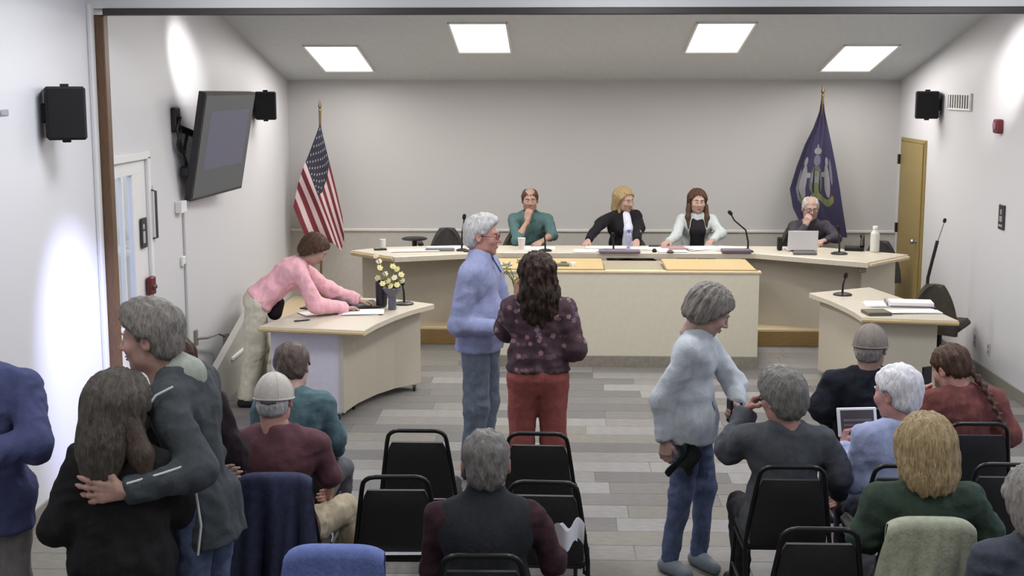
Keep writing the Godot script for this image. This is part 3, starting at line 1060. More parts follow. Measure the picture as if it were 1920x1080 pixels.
func build_dais() -> void:
	var d := thing("dais_desk", "long pale angled council desk along the raised platform", "desk", Vector3(0.7, 0.0, -13.4))
	slab_at("desktop", [[-2.18, -13.80], [-1.66, -13.28], [-0.98, -13.56], [-0.60, -13.68], [2.01, -13.70], [3.01, -13.02], [3.56, -13.66], [2.74, -14.30], [1.15, -14.34], [-1.14, -14.28], [-1.87, -14.10]], 0.895, 0.95, M.laminate, d, 0.006)
	obj("end_edge", Geo.new().bar(Vector3(-2.17, 0.921, -13.79) - d.position, Vector3(-1.67, 0.921, -13.29) - d.position, 0.058, 0.026, 0.003), M.oak, d)
	obj("end_edge", Geo.new().bar(Vector3(3.02, 0.921, -13.03) - d.position, Vector3(3.55, 0.921, -13.65) - d.position, 0.058, 0.026, 0.003), M.oak_pale, d)
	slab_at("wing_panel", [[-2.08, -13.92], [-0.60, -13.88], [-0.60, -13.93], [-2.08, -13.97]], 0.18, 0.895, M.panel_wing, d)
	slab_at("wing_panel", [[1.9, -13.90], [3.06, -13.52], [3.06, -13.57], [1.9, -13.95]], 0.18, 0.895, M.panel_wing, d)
	slab_at("end_panel", [[-2.09, -13.93], [-2.05, -13.93], [-2.05, -14.1], [-2.09, -14.1]], 0.18, 0.895, M.panel_white, d)
	slab_at("end_panel", [[3.06, -13.50], [3.46, -13.76], [3.44, -13.81], [3.04, -13.55]], 0.18, 0.895, M.panel, d)
	obj("support_bracket", Geo.new().box(Vector3(2.98, 0.865, -13.14) - d.position, Vector3(0.07, 0.06, 0.07), 0.01), M.base_grey, d)
	# the lower front desk in the middle
	var c := thing("clerk_counter", "cream panelled counter in the middle in front of the dais", "counter", Vector3(0.62, 0.0, -12.9))
	slab_at("front_panel", [[-0.74, -12.50], [1.88, -12.50], [1.88, -12.56], [-0.74, -12.56]], 0.11, 0.905, M.panel, c)
	slab_at("kick_base", [[-0.74, -12.485], [1.88, -12.485], [1.88, -12.56], [-0.74, -12.56]], 0.0, 0.11, surf(Color(0.56, 0.535, 0.49), 0.9, 0.06), c, 0.004)
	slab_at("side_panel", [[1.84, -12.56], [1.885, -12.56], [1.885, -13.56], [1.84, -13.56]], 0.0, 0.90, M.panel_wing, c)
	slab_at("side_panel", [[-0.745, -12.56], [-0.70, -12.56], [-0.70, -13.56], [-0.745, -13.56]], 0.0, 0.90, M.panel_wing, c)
	slab_at("worktop", [[-0.70, -12.56], [1.84, -12.56], [1.84, -13.56], [-0.70, -13.56]], 0.855, 0.885, surf(Color(0.62, 0.58, 0.50), 0.6, 0.03), c)
	obj("top_rail", Geo.new().box(Vector3(0.57, 0.915, -12.53) - c.position, Vector3(2.66, 0.026, 0.085), 0.006), M.oak_pale, c)
	for xs in [[-0.68, 0.42], [1.02, 1.86]]:
		var t := Geo.new()
		var mx: float = (xs[0] + xs[1]) * 0.5
		var w: float = xs[1] - xs[0]
		t.box(Vector3(mx, 0.921, -12.94) - c.position, Vector3(w, 0.030, 0.78), 0.004)
		var b := obj("wooden_tray", t, M.oak, c)
		obj("front_lip", Geo.new().box(Vector3(mx, 0.906, -12.535) - c.position, Vector3(w + 0.03, 0.062, 0.045), 0.006), M.oak_dark, b)


func build_desks() -> void:
	# left desk
	var d := thing("rolling_desk", "pale wedge-shaped desk on casters at left with a vase on it", "desk", Vector3(-1.75, 0, -10.9))
	var top := [[-2.39, -10.38], [-1.53, -10.22], [-1.47, -10.55], [-1.38, -10.90], [-1.26, -11.23], [-1.10, -11.53], [-1.50, -11.80], [-2.02, -11.88]]
	slab_at("desktop", top, 0.715, 0.76, M.laminate, d, 0.005)
	obj("wood_edge", Geo.new().bar(Vector3(-2.39, 0.737, -10.373) - d.position, Vector3(-1.525, 0.737, -10.213) - d.position, 0.048, 0.02, 0.003), M.oak, d)
	slab_at("end_panel", [[-2.33, -10.52], [-1.72, -10.40], [-1.715, -10.43], [-2.325, -10.55]], 0.05, 0.715, M.panel_white, d)
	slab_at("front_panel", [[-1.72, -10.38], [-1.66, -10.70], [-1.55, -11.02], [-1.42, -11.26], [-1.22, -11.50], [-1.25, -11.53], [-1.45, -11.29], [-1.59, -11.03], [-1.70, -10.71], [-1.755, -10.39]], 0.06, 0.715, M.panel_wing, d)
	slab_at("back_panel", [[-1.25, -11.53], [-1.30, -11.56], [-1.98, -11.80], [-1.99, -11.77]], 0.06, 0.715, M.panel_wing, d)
	for p in [[-1.76, -10.36], [-1.70, -10.74], [-1.27, -11.42], [-2.26, -10.50]]:
		var c := caster(Vector3(p[0], 0, p[1]) - d.position, d)
	# right desk, its mirror image
	var e := thing("side_desk", "pale wedge-shaped desk at right with papers on it", "desk", Vector3(2.8, 0, -11.7))
	slab_at("desktop", [[2.31, -12.28], [2.42, -11.86], [2.48, -11.45], [2.50, -11.22], [2.51, -10.97], [3.26, -10.84], [3.18, -11.6], [2.95, -12.66]], 0.715, 0.76, M.laminate, e, 0.005)
	obj("wood_edge", Geo.new().bar(Vector3(2.50, 0.737, -10.963) - e.position, Vector3(3.26, 0.737, -10.833) - e.position, 0.048, 0.02, 0.003), M.oak, e)
	slab_at("end_panel", [[2.62, -11.10], [3.14, -11.02], [3.145, -11.05], [2.625, -11.13]], 0.05, 0.715, M.panel_wing, e)
	slab_at("front_panel", [[2.40, -12.22], [2.50, -11.86], [2.57, -11.46], [2.62, -11.10], [2.655, -11.11], [2.605, -11.47], [2.535, -11.87], [2.435, -12.23]], 0.05, 0.715, M.panel_wing, e)
	slab_at("back_panel", [[2.435, -12.23], [2.40, -12.22], [2.92, -12.55], [2.93, -12.52]], 0.06, 0.715, M.panel_wing, e)
	slab_at("side_panel", [[3.12, -11.05], [3.145, -11.05], [2.95, -12.5], [2.925, -12.5]], 0.06, 0.715, M.panel_wing, e)
	for p in [[2.68, -11.2], [3.08, -11.12], [2.5, -12.15], [2.88, -12.42]]:
		caster(Vector3(p[0], 0, p[1]) - e.position, e)


func caster(at: Vector3, parent: Node3D) -> MeshInstance3D:
	var g := Geo.new()
	g.lathe([Vector2(0.001, -0.010), Vector2(0.024, -0.010), Vector2(0.027, -0.006), Vector2(0.027, 0.006), Vector2(0.024, 0.010), Vector2(0.001, 0.010)], at + Vector3(0, 0.027, 0), 14, Basis(Vector3(0, 0, 1), PI / 2))
	var o := obj("caster", g, M.black, parent)
	obj("fork", Geo.new().box(at + Vector3(0.016, 0.040, 0), Vector3(0.004, 0.034, 0.02)).box(at + Vector3(-0.016, 0.040, 0), Vector3(0.004, 0.034, 0.02)).box(at + Vector3(0, 0.057, 0), Vector3(0.04, 0.006, 0.03)), M.steel, o)
	return o


# ------------------------------------------------------------------ flags
func flag_cloth(rows: Array, fold: float, seed_no: int) -> Callable:
	# rows: for each height step (0 top .. 1 bottom) the left and right points of the hanging cloth
	return func(u: float, w: float) -> Vector3:
		var k := w * (rows.size() - 1)
		var i := mini(int(k), rows.size() - 2)
		var f := k - i
		var a: Vector3 = (rows[i][0] as Vector3).lerp(rows[i + 1][0], f)
		var b: Vector3 = (rows[i][1] as Vector3).lerp(rows[i + 1][1], f)
		var p := a.lerp(b, u)
		p.z += fold * minf(1.0, w * 2.0) * sin(u * TAU * 1.5 + seed_no + w * 1.2) + fold * 0.4 * sin(u * TAU * 3.5 + w * 2.0)
		return p


func flag_pole(t: Node3D, height: float, lean: float) -> void:
	obj("pole", Geo.new().tube([Vector3(0, 0.05, 0), Vector3(lean, height, 0)], 0.014, 10), wood(Color(0.36, 0.27, 0.14), Color(0.46, 0.35, 0.20), Vector3(12, 1, 12)), t)
	obj("finial", Geo.new().lathe([Vector2(0.001, 0.13), Vector2(0.008, 0.10), Vector2(0.020, 0.05), Vector2(0.010, 0.02), Vector2(0.018, 0.0), Vector2(0.001, -0.01)], Vector3(lean, height, 0), 12), plain(Color(0.42, 0.36, 0.22), 0.35, 0.5), t)
	obj("stand", Geo.new().lathe([Vector2(0.001, 0.10), Vector2(0.022, 0.10), Vector2(0.028, 0.05), Vector2(0.09, 0.035), Vector2(0.15, 0.015), Vector2(0.155, 0.0), Vector2(0.001, 0.0)], Vector3.ZERO, 24), plain(Color(0.50, 0.42, 0.22), 0.35, 0.7), t)


func build_flags() -> void:
	# the striped flag, hanging from its staff with the hoist down the left edge
	var t := thing("striped_flag", "red and white striped flag with a starred blue canton on a staff", "flag", Vector3(-2.78, 0.18, -15.30))
	flag_pole(t, 2.19, 0.03)
	var paint := func(im: Image) -> void:
		var w := im.get_width(); var h := im.get_height()
		var red := Color(0.42, 0.15, 0.19); var white := Color(0.78, 0.70, 0.71); var blue := Color(0.17, 0.165, 0.22)
		for i in 13:
			var y0 := int(float(h) * i / 13.0)
			im.fill_rect(Rect2i(0, y0, w, int(float(h) * (i + 1) / 13.0) - y0 + 1), red if i % 2 == 0 else white)
		var cw := int(w * 0.40); var chh := int(h * 7.0 / 13.0)
		im.fill_rect(Rect2i(0, 0, cw, chh), blue)
		for r in 9:
			for c in (6 if r % 2 == 0 else 5):
				var cx := cw * (c + (0.5 if r % 2 == 0 else 1.0)) / 6.0
				var cy := chh * (r + 0.75) / 9.5
				for y in range(-7, 8):
					for x in range(-7, 8):
						var a := atan2(x, -y)
						var rad := 7.2 * (0.62 + 0.38 * cos(a * 5.0))
						if sqrt(float(x * x + y * y)) < rad:
							im.set_pixel(clampi(int(cx) + x, 0, w - 1), clampi(int(cy) + y, 0, h - 1), Color(0.80, 0.78, 0.80))
	var fm := picture(760, 400, paint, 0.85)
	fm.backlight_enabled = true
	fm.backlight = Color(0.1, 0.1, 0.1)
	# points of the cloth: along the fly (s) and along the hoist (q), taken from how it hangs
	var px := 1.0 / 163.0
	var pt := func(x: float, y: float, z: float) -> Vector3: return Vector3((x - 606.0) * px + 0.03, 2.19 - (y - 190.0) * px, z)
	var hoist := [pt.call(607, 213, 0.03), pt.call(597, 240, 0.05), pt.call(586, 268, 0.07), pt.call(576, 292, 0.09), pt.call(564, 325, 0.07), pt.call(555, 368, 0.11)]
	var fly := [pt.call(646, 388, 0.03), pt.call(647, 432, 0.05), pt.call(645, 452, 0.08), pt.call(630, 437, 0.10), pt.call(606, 432, 0.08), pt.call(584, 440, 0.12)]
	var cloth_f := func(u: float, w: float) -> Vector3:
		var k := w * 5.0
		var i := mini(int(k), 4)
		var f := k - i
		var a: Vector3 = (hoist[i] as Vector3).lerp(hoist[i + 1], f)
		var b: Vector3 = (fly[i] as Vector3).lerp(fly[i + 1], f)
		var p := a.lerp(b, u)
		p.z += 0.022 * sin(w * TAU * 2.0 + 0.6) * u + 0.010 * sin(u * 7.0 + w * 11.0)
		p.x += 0.012 * sin(w * TAU * 2.0) * u
		return p
	obj("flag_cloth", Geo.new().grid(cloth_f, 26, 40), fm, t)
	# the navy flag with its crest
	var n := thing("navy_flag", "navy flag with a pale crest and green ribbon on a staff", "flag", Vector3(2.95, 0.18, -15.28))
	flag_pole(n, 2.36, 0.0)
	var paint2 := func(im: Image) -> void:
		var w := im.get_width(); var h := im.get_height()
		im.fill(Color(0.19, 0.175, 0.285))
		var pale := Color(0.52, 0.51, 0.53); var green := Color(0.36, 0.41, 0.27); var dark := Color(0.10, 0.09, 0.13); var gold := Color(0.46, 0.43, 0.28)
		var blot := func(cx: float, cy: float, rx: float, ry: float, c: Color) -> void:
			cx = 228.0 + (cx - 228.0) * 1.45
			cy += 78.0
			rx *= 1.3
			for y in range(maxi(0, int(cy - ry)), mini(h, int(cy + ry) + 1)):
				for x in range(maxi(0, int(cx - rx)), mini(w, int(cx + rx) + 1)):
					if pow((x - cx) / rx, 2) + pow((y - cy) / ry, 2) < 1.0:
						im.set_pixel(x, y, c)
		# two standing figures, a shield between them, a bird on a globe above, a ribbon below
		blot.call(150, 288, 22, 62, pale); blot.call(146, 214, 14, 16, pale); blot.call(168, 262, 40, 10, pale); blot.call(122, 300, 9, 60, Color(0.42, 0.42, 0.46))
		blot.call(306, 284, 22, 62, pale); blot.call(312, 214, 14, 16, pale); blot.call(290, 258, 36, 10, pale); blot.call(338, 250, 9, 46, Color(0.42, 0.42, 0.46))
		blot.call(228, 282, 44, 56, Color(0.34, 0.35, 0.34)); blot.call(228, 272, 34, 26, Color(0.45, 0.46, 0.50)); blot.call(228, 306, 28, 20, green); blot.call(228, 258, 10, 10, gold)
		blot.call(228, 208, 26, 20, Color(0.40, 0.41, 0.47)); blot.call(228, 176, 34, 12, pale); blot.call(228, 168, 9, 18, pale)
		blot.call(214, 290, 6, 58, dark); blot.call(250, 296, 5, 50, dark)
		for i in 60:
			var a := i / 59.0
			blot.call(130 + 200 * a, 352 + 16 * sin(a * TAU * 1.5), 8, 15, green if i % 12 < 8 else gold)
	var nm := picture(456, 620, paint2, 0.85)
	var rows := []
	for r in [[190, 1538, 1542, 0.0], [215, 1534, 1545, 0.02], [245, 1523, 1552, 0.04], [275, 1508, 1559, 0.06], [315, 1494, 1568, 0.07], [355, 1483, 1576, 0.08], [390, 1490, 1582, 0.08], [420, 1506, 1588, 0.07], [445, 1522, 1593, 0.06]]:
		var q := 1.0 / 161.0
		rows.append([Vector3((r[1] - 1540.0) * q, 2.50 - (r[0] - 165.0) * q, r[3]), Vector3((r[2] - 1540.0) * q, 2.50 - (r[0] - 165.0) * q, r[3] - 0.02)])
	obj("flag_cloth", Geo.new().grid(flag_cloth(rows, 0.035, 2), 34, 40), nm, n)


# ------------------------------------------------------------------ things on the desks
func mic(at: Vector3, tip: Vector3, label: String, base_r := 0.07) -> void:
	var t := thing("microphone", label, "microphone", at, 0.0, "desk microphones")
	obj("base", Geo.new().lathe([Vector2(0.001, 0.022), Vector2(base_r * 0.7, 0.020), Vector2(base_r, 0.010), Vector2(base_r, 0.0), Vector2(0.001, 0.0)], Vector3.ZERO, 20), M.black, t)
	var e := tip - at
	var bend := Vector3(e.x * 0.15, e.y * 0.55, e.z * 0.15)
	obj("stem", Geo.new().tube([Vector3(0, 0.015, 0), Vector3(0, e.y * 0.25, 0), bend, e * 0.75 + bend * 0.1, e], [0.010, 0.010, 0.009, 0.008, 0.008], 8), M.black, t)
	var d := (e - bend).normalized()
	obj("capsule", Geo.new().tube([e - d * 0.03, e - d * 0.02, e + d * 0.015, e + d * 0.03], [0.010, 0.019, 0.020, 0.011], 10), M.black_matte, t)


func sheet_stack(at: Vector3, turn: float, size: Vector2, n: int, label: String, m: Material = null) -> void:
	var t := thing("paper_stack", label, "papers", at, turn)
	rng.seed = int(at.x * 100.0) + 900
	for i in n:
		var g := Geo.new().box(Vector3(rng.randf_range(-0.02, 0.02), 0.0022 + i * 0.0048, rng.randf_range(-0.015, 0.015)), Vector3(size.x, 0.0042, size.y), 0.0008, Basis(Vector3.UP, rng.randf_range(-0.12, 0.12)))
		obj("sheet", g, m if m else M.paper, t)


func bottle(at: Vector3, h: float, r: float, body: Material, lid: Material, label: String, cat := "bottle") -> void:
	var t := thing("bottle", label, cat, at)
	obj("body", Geo.new().lathe([Vector2(0.001, 0.0), Vector2(r * 0.92, 0.0), Vector2(r, 0.012), Vector2(r, h * 0.62), Vector2(r * 0.94, h * 0.72), Vector2(r * 0.5, h * 0.84), Vector2(r * 0.45, h * 0.90)], Vector3.ZERO, 18), body, t)
	obj("lid", Geo.new().lathe([Vector2(r * 0.5, h * 0.885), Vector2(r * 0.56, h * 0.89), Vector2(r * 0.56, h * 0.985), Vector2(r * 0.45, h), Vector2(0.001, h)], Vector3.ZERO, 16), lid, t)


func build_dais_things() -> void:
	var y := 0.951
	mic(Vector3(-1.02, y, -13.80), Vector3(-0.99, 1.31, -13.75), "slim upright microphone on the dais behind the man in the blue pullover", 0.06)
	mic(Vector3(-0.15, y, -13.80), Vector3(-0.16, 1.15, -13.72), "short microphone in front of the man in the teal shirt")
	mic(Vector3(0.56, y, -13.82), Vector3(0.55, 1.13, -13.74), "short microphone in front of the woman in the black jacket", 0.05)
	mic(Vector3(1.95, y, -13.80), Vector3(1.74, 1.37, -13.66), "long gooseneck microphone leaning left at the middle of the dais", 0.06)
	mic(Vector3(2.86, y, -13.66), Vector3(2.83, 1.22, -13.60), "upright microphone in front of the man behind the silver laptop", 0.085)
	mic(Vector3(2.59, 0.761, -12.16), Vector3(2.60, 0.95, -12.10), "short microphone on the right-hand side desk", 0.085)
	mic(Vector3(-1.36, 0.761, -11.50), Vector3(-1.37, 0.96, -11.46), "short microphone on the left rolling desk behind the vase", 0.085)
	# papers
	sheet_stack(Vector3(-1.52, y, -13.78), 0.15, Vector2(0.50, 0.22), 2, "wide white papers spread on the left end of the dais")
	sheet_stack(Vector3(-1.22, y, -14.02), 0.0, Vector2(0.36, 0.20), 2, "white papers behind the dark folder on the dais")
	sheet_stack(Vector3(0.28, y, -13.78), 0.0, Vector2(0.24, 0.16), 3, "white papers beside the hand of the woman in the black jacket")
	sheet_stack(Vector3(0.52, y, -14.02), 0.05, Vector2(0.46, 0.18), 4, "thick pile of white papers under the arms of the woman in the black jacket")
	sheet_stack(Vector3(0.92, y, -13.96), -0.08, Vector2(0.42, 0.20), 4, "white papers to the right of the woman in the black jacket")
	sheet_stack(Vector3(1.18, y, -13.80), 0.1, Vector2(0.30, 0.18), 2, "white papers in front of the pink folder on the dais")
	sheet_stack(Vector3(1.52, y, -13.98), 0.25, Vector2(0.34, 0.24), 5, "heap of pale papers in front of the long-haired woman")
	sheet_stack(Vector3(1.78, y, -14.02), -0.3, Vector2(0.30, 0.22), 4, "pale papers at the right elbow of the long-haired woman")
	sheet_stack(Vector3(-0.22, y, -14.02), 0.0, Vector2(0.34, 0.20), 2, "white papers under the arms of the man in the teal shirt")
	var folder := plain(Color(0.40, 0.40, 0.41), 0.5)
	solo("folder", Geo.new().box(Vector3(0, 0.012, 0), Vector3(0.30, 0.024, 0.12), 0.004), folder, "dark grey folder beside the papers on the left of the dais", "folder", Vector3(-1.25, y, -13.80), 0.05)
	solo("phone", Geo.new().box(Vector3(0, 0.008, 0), Vector3(0.13, 0.016, 0.075), 0.004), M.black, "small black phone on the left end of the dais", "phone", Vector3(-1.88, y, -13.83), 0.3)
	solo("phone", Geo.new().box(Vector3(0, 0.008, 0), Vector3(0.15, 0.016, 0.08), 0.004), M.black, "black phone on the dais under the head of the man in blue", "phone", Vector3(-0.92, y, -13.72), 0.0)
	solo("folder", Geo.new().box(Vector3(0, 0.010, 0), Vector3(0.36, 0.020, 0.20), 0.004), plain(Color(0.62, 0.50, 0.52), 0.6), "pinkish folder on the dais between the two seated women", "folder", Vector3(1.24, y, -14.03), 0.1)
	solo("folder", Geo.new().box(Vector3(0, 0.012, 0), Vector3(0.42, 0.024, 0.16), 0.004), plain(Color(0.45, 0.40, 0.46), 0.6), "mauve binder in front of the woman in the black jacket", "folder", Vector3(0.62, y, -13.73), 0.0)
	solo("binder", Geo.new().box(Vector3(0, 0.018, 0), Vector3(0.30, 0.036, 0.15), 0.006), plain(Color(0.40, 0.36, 0.40), 0.5), "dark binder at the foot of the long gooseneck microphone", "folder", Vector3(1.82, y, -13.75), 0.0)
	solo("remote", Geo.new().box(Vector3(0, 0.012, 0), Vector3(0.20, 0.024, 0.06), 0.006), M.black, "black remote control by the outstretched hand of the long-haired woman", "remote control", Vector3(1.05, y, -14.16), 0.05)
	solo("clip", Geo.new().box(Vector3(0, 0.014, 0), Vector3(0.05, 0.028, 0.05), 0.01).box(Vector3(0, 0.032, 0), Vector3(0.035, 0.01, 0.035), 0.004), M.black_matte, "small dark cube clip on the dais before the two women", "clip", Vector3(0.98, y, -13.74))
	solo("clip", Geo.new().box(Vector3(0, 0.010, 0), Vector3(0.07, 0.020, 0.04), 0.008).box(Vector3(0, 0.024, 0), Vector3(0.05, 0.01, 0.025), 0.004), plain(Color(0.32, 0.24, 0.20), 0.5), "small brown clip on the dais beside the dark cube clip", "clip", Vector3(1.14, y, -13.70))
	# bottles and cup
	var clear := plain(Color(0.62, 0.66, 0.80, 0.35), 0.05)
	clear.transparency = BaseMaterial3D.TRANSPARENCY_ALPHA
	bottle(Vector3(0.72, y, -13.86), 0.22, 0.036, clear, plain(Color(0.35, 0.40, 0.62), 0.4), "clear water bottle in front of the woman in the black jacket")
	bottle(Vector3(3.26, y, -13.84), 0.27, 0.048, plain(Color(0.80, 0.80, 0.77), 0.4), plain(Color(0.88, 0.88, 0.86), 0.4), "tall off-white bottle near the right end of the dais")
	solo("paper_cup", Geo.new().lathe([Vector2(0.001, 0.0), Vector2(0.030, 0.0), Vector2(0.040, 0.115), Vector2(0.043, 0.118), Vector2(0.040, 0.122), Vector2(0.037, 0.115), Vector2(0.001, 0.10)], Vector3.ZERO, 18), plain(Color(0.80, 0.76, 0.76), 0.6), "pale paper cup beside the man in the teal shirt", "cup", Vector3(-0.40, y, -13.94))
	solo("cup", Geo.new().lathe([Vector2(0.001, 0.0), Vector2(0.030, 0.0), Vector2(0.034, 0.09), Vector2(0.030, 0.09), Vector2(0.001, 0.08)], Vector3.ZERO, 16), plain(Color(0.78, 0.78, 0.78), 0.5), "small white cup at the left end of the dais near the wall", "cup", Vector3(-1.88, y, -14.03))
	var spk := thing("desk_phone", "dark desk telephone with raised handset near the tall white bottle", "telephone", Vector3(3.08, y, -13.98), -0.2)
	obj("base", Geo.new().box(Vector3(0, 0.02, 0), Vector3(0.20, 0.04, 0.16), 0.01), M.black_matte, spk)
	obj("handset", Geo.new().tube([Vector3(0.08, 0.05, 0.07), Vector3(0.085, 0.13, 0.02), Vector3(0.085, 0.15, -0.03), Vector3(0.08, 0.14, -0.07)], [0.026, 0.020, 0.020, 0.026], 8), M.black, spk)
	# silver laptop, seen from behind its lid
	var lt := thing("laptop", "open silver laptop on the right of the dais, lid towards the seats", "laptop", Vector3(2.52, y, -13.86), 0.0)
	var silver := plain(Color(0.80, 0.80, 0.82), 0.35, 0.15)
	obj("base", Geo.new().box(Vector3(0, 0.009, -0.11), Vector3(0.31, 0.016, 0.22), 0.005), silver, lt)
	obj("lid", Geo.new().box(Vector3(0, 0.115, 0.022), Vector3(0.31, 0.212, 0.009), 0.004, Basis(Vector3.RIGHT, 0.16)), silver, lt)
	obj("hinge", Geo.new().tube([Vector3(-0.12, 0.014, 0.005), Vector3(0.12, 0.014, 0.005)], 0.007, 8), M.frame, lt)
	solo("desk_holder", Geo.new().box(Vector3(0, 0.016, 0), Vector3(0.24, 0.032, 0.07), 0.008).box(Vector3(0, 0.035, -0.01), Vector3(0.22, 0.012, 0.02), 0.004), plain(Color(0.40, 0.39, 0.40), 0.5), "low dark grey holder in front of the silver laptop", "holder", Vector3(2.50, y, -13.60), -0.1)
	solo("desk_speaker", Geo.new().box(Vector3(0, 0.07, 0), Vector3(0.05, 0.14, 0.07), 0.012).box(Vector3(0, 0.07, 0.036), Vector3(0.036, 0.11, 0.006), 0.002), M.black_matte, "small black upright speaker at the left of the silver laptop", "speaker", Vector3(2.30, y, -13.95))
	# on the counter tray
	solo("gadget", Geo.new().box(Vector3(0, 0.014, 0), Vector3(0.15, 0.028, 0.06), 0.006).box(Vector3(0.02, 0.035, 0), Vector3(0.06, 0.02, 0.03), 0.004), plain(Color(0.45, 0.46, 0.42), 0.5), "grey-green gadget on the left wooden tray of the counter", "gadget", Vector3(0.02, 0.937, -12.75), 0.0)
	solo("paper_cup", Geo.new().lathe([Vector2(0.001, 0.0), Vector2(0.022, 0.0), Vector2(0.028, 0.035), Vector2(0.024, 0.035), Vector2(0.001, 0.03)], Vector3.ZERO, 14), M.paper, "small white cup on the left wooden tray of the counter", "cup", Vector3(0.13, 0.937, -12.75))
	# left desk
	var ly := 0.761
	var v := thing("flower_vase", "grey vase of pale yellow flowers on the rolling desk", "vase", Vector3(-1.43, ly, -11.22))
	var vm := plain(Color(0.36, 0.36, 0.41), 0.4)
	obj("vase", Geo.new().lathe([Vector2(0.001, 0.0), Vector2(0.034, 0.0), Vector2(0.036, 0.06), Vector2(0.034, 0.11), Vector2(0.085, 0.185), Vector2(0.080, 0.19), Vector2(0.026, 0.115), Vector2(0.001, 0.11)], Vector3.ZERO, 20), vm, v)
	rng.seed = 44
	var petal := plain(Color(0.86, 0.82, 0.58), 0.7)
	var pale := plain(Color(0.88, 0.85, 0.74), 0.7)
	var green := plain(Color(0.42, 0.45, 0.22), 0.7)
	var ends := [Vector3(-0.13, 0.46, 0.0), Vector3(-0.10, 0.36, 0.02), Vector3(-0.12, 0.27, 0.0), Vector3(-0.06, 0.30, -0.03), Vector3(-0.02, 0.25, 0.05), Vector3(0.01, 0.37, 0.0), Vector3(0.03, 0.28, 0.05), Vector3(0.08, 0.30, 0.0), Vector3(0.05, 0.22, 0.06), Vector3(0.09, 0.24, -0.04), Vector3(-0.07, 0.23, 0.06), Vector3(0.0, 0.21, 0.07), Vector3(-0.11, 0.41, -0.02), Vector3(0.045, 0.345, -0.01)]
	for i in ends.size():
		var e: Vector3 = ends[i]
		obj("stem", Geo.new().tube([Vector3(e.x * 0.1, 0.12, e.z * 0.1), Vector3(e.x * 0.45, 0.12 + (e.y - 0.12) * 0.55, e.z * 0.5), e], 0.0035, 5), green, v)
		var bl := Geo.new()
		var nrm := Vector3(rng.randf_range(-0.5, 0.5), 0.5, 0.7).normalized()
		var bx := nrm.cross(Vector3.UP).normalized()
		var by := bx.cross(nrm)
		for k in 6:
			var a := TAU * k / 6.0
			var dd := (bx * cos(a) + by * sin(a))
			var tipp := e + dd * 0.030 + nrm * 0.012
			var side2 := (by * cos(a) - bx * sin(a)) * 0.013
			bl.tris(e, e + dd * 0.018 + side2, tipp, nrm, nrm, nrm)
			bl.tris(e, tipp, e + dd * 0.018 - side2, nrm, nrm, nrm)
		bl.lathe([Vector2(0.001, 0.008), Vector2(0.008, 0.004), Vector2(0.009, -0.004), Vector2(0.001, -0.006)], e, 8)
		obj("blossom", bl, petal if i % 3 else pale, v)
	for k in 5:
		var a := k * 1.3
		var q := Vector3(cos(a) * 0.09, 0.20 + 0.02 * k, sin(a) * 0.05)
		var lf := Geo.new()
		lf.sheet(func(u: float, w: float) -> Vector3: return Vector3(q.x * 0.3, 0.16, q.z * 0.3).lerp(q, u) + Vector3(0, 0.02 * sin(u * PI), 0) + Vector3(-sin(a), 0, cos(a)) * (w - 0.5) * 0.035 * sin(u * PI), 5, 2, 0.001)
		obj("leaf", lf, green, v)
	solo("tumbler", Geo.new().lathe([Vector2(0.001, 0.0), Vector2(0.040, 0.0), Vector2(0.048, 0.02), Vector2(0.052, 0.20), Vector2(0.048, 0.225), Vector2(0.001, 0.225)], Vector3.ZERO, 20).lathe([Vector2(0.03, 0.225), Vector2(0.034, 0.24), Vector2(0.001, 0.245)], Vector3.ZERO, 14), plain(Color(0.115, 0.11, 0.14), 0.4), "tall dark tumbler beside the flower vase", "tumbler", Vector3(-1.54, ly, -11.36))
	var l2 := thing("laptop", "open dark laptop under the hands of the woman in pink", "laptop", Vector3(-1.70, ly, -11.42), 1.9)
	obj("base", Geo.new().box(Vector3(0, 0.010, 0.0), Vector3(0.36, 0.018, 0.24), 0.005), M.black, l2)
	obj("lid", Geo.new().box(Vector3(0, 0.055, -0.165), Vector3(0.36, 0.010, 0.23), 0.004, Basis(Vector3.RIGHT, 0.42)), plain(Color(0.30, 0.32, 0.34), 0.4), l2)
	solo("desk_pad", Geo.new().box(Vector3(0, 0.005, 0), Vector3(0.42, 0.010, 0.30), 0.002), plain(Color(0.15, 0.15, 0.17), 0.6), "dark flat mat under the forearms of the woman in pink", "mat", Vector3(-1.98, ly, -11.28), -0.35)
	sheet_stack(Vector3(-2.03, ly, -11.0), 0.5, Vector2(0.30, 0.21), 2, "loose white papers at the left edge of the rolling desk")
	sheet_stack(Vector3(-1.66, ly, -11.04), 0.1, Vector2(0.34, 0.24), 3, "bright white papers in the middle of the rolling desk")
	var pn := thing("pen", "dark pen lying near the front edge of the rolling desk", "pen", Vector3(-2.09, ly + 0.006, -10.62), 0.6)
	obj("barrel", Geo.new().tube([Vector3(-0.07, 0, 0), Vector3(0.05, 0, 0), Vector3(0.07, -0.002, 0)], [0.006, 0.006, 0.002], 8), M.black, pn)
	obj("clip", Geo.new().box(Vector3(-0.05, 0.008, 0), Vector3(0.04, 0.003, 0.004)), M.steel, pn)
	# right desk
	sheet_stack(Vector3(2.86, 0.761, -11.62), 0.05, Vector2(0.36, 0.24), 3, "white papers in the middle of the right-hand side desk")
	sheet_stack(Vector3(2.98, 0.761, -11.24), 0.03, Vector2(0.46, 0.16), 3, "white papers along the front edge of the right-hand side desk")
	solo("folder", Geo.new().box(Vector3(0, 0.014, 0), Vector3(0.20, 0.028, 0.20), 0.005), plain(Color(0.33, 0.32, 0.26), 0.5), "dark olive folder at the front left of the side desk", "folder", Vector3(2.66, 0.761, -11.14), 0.12)
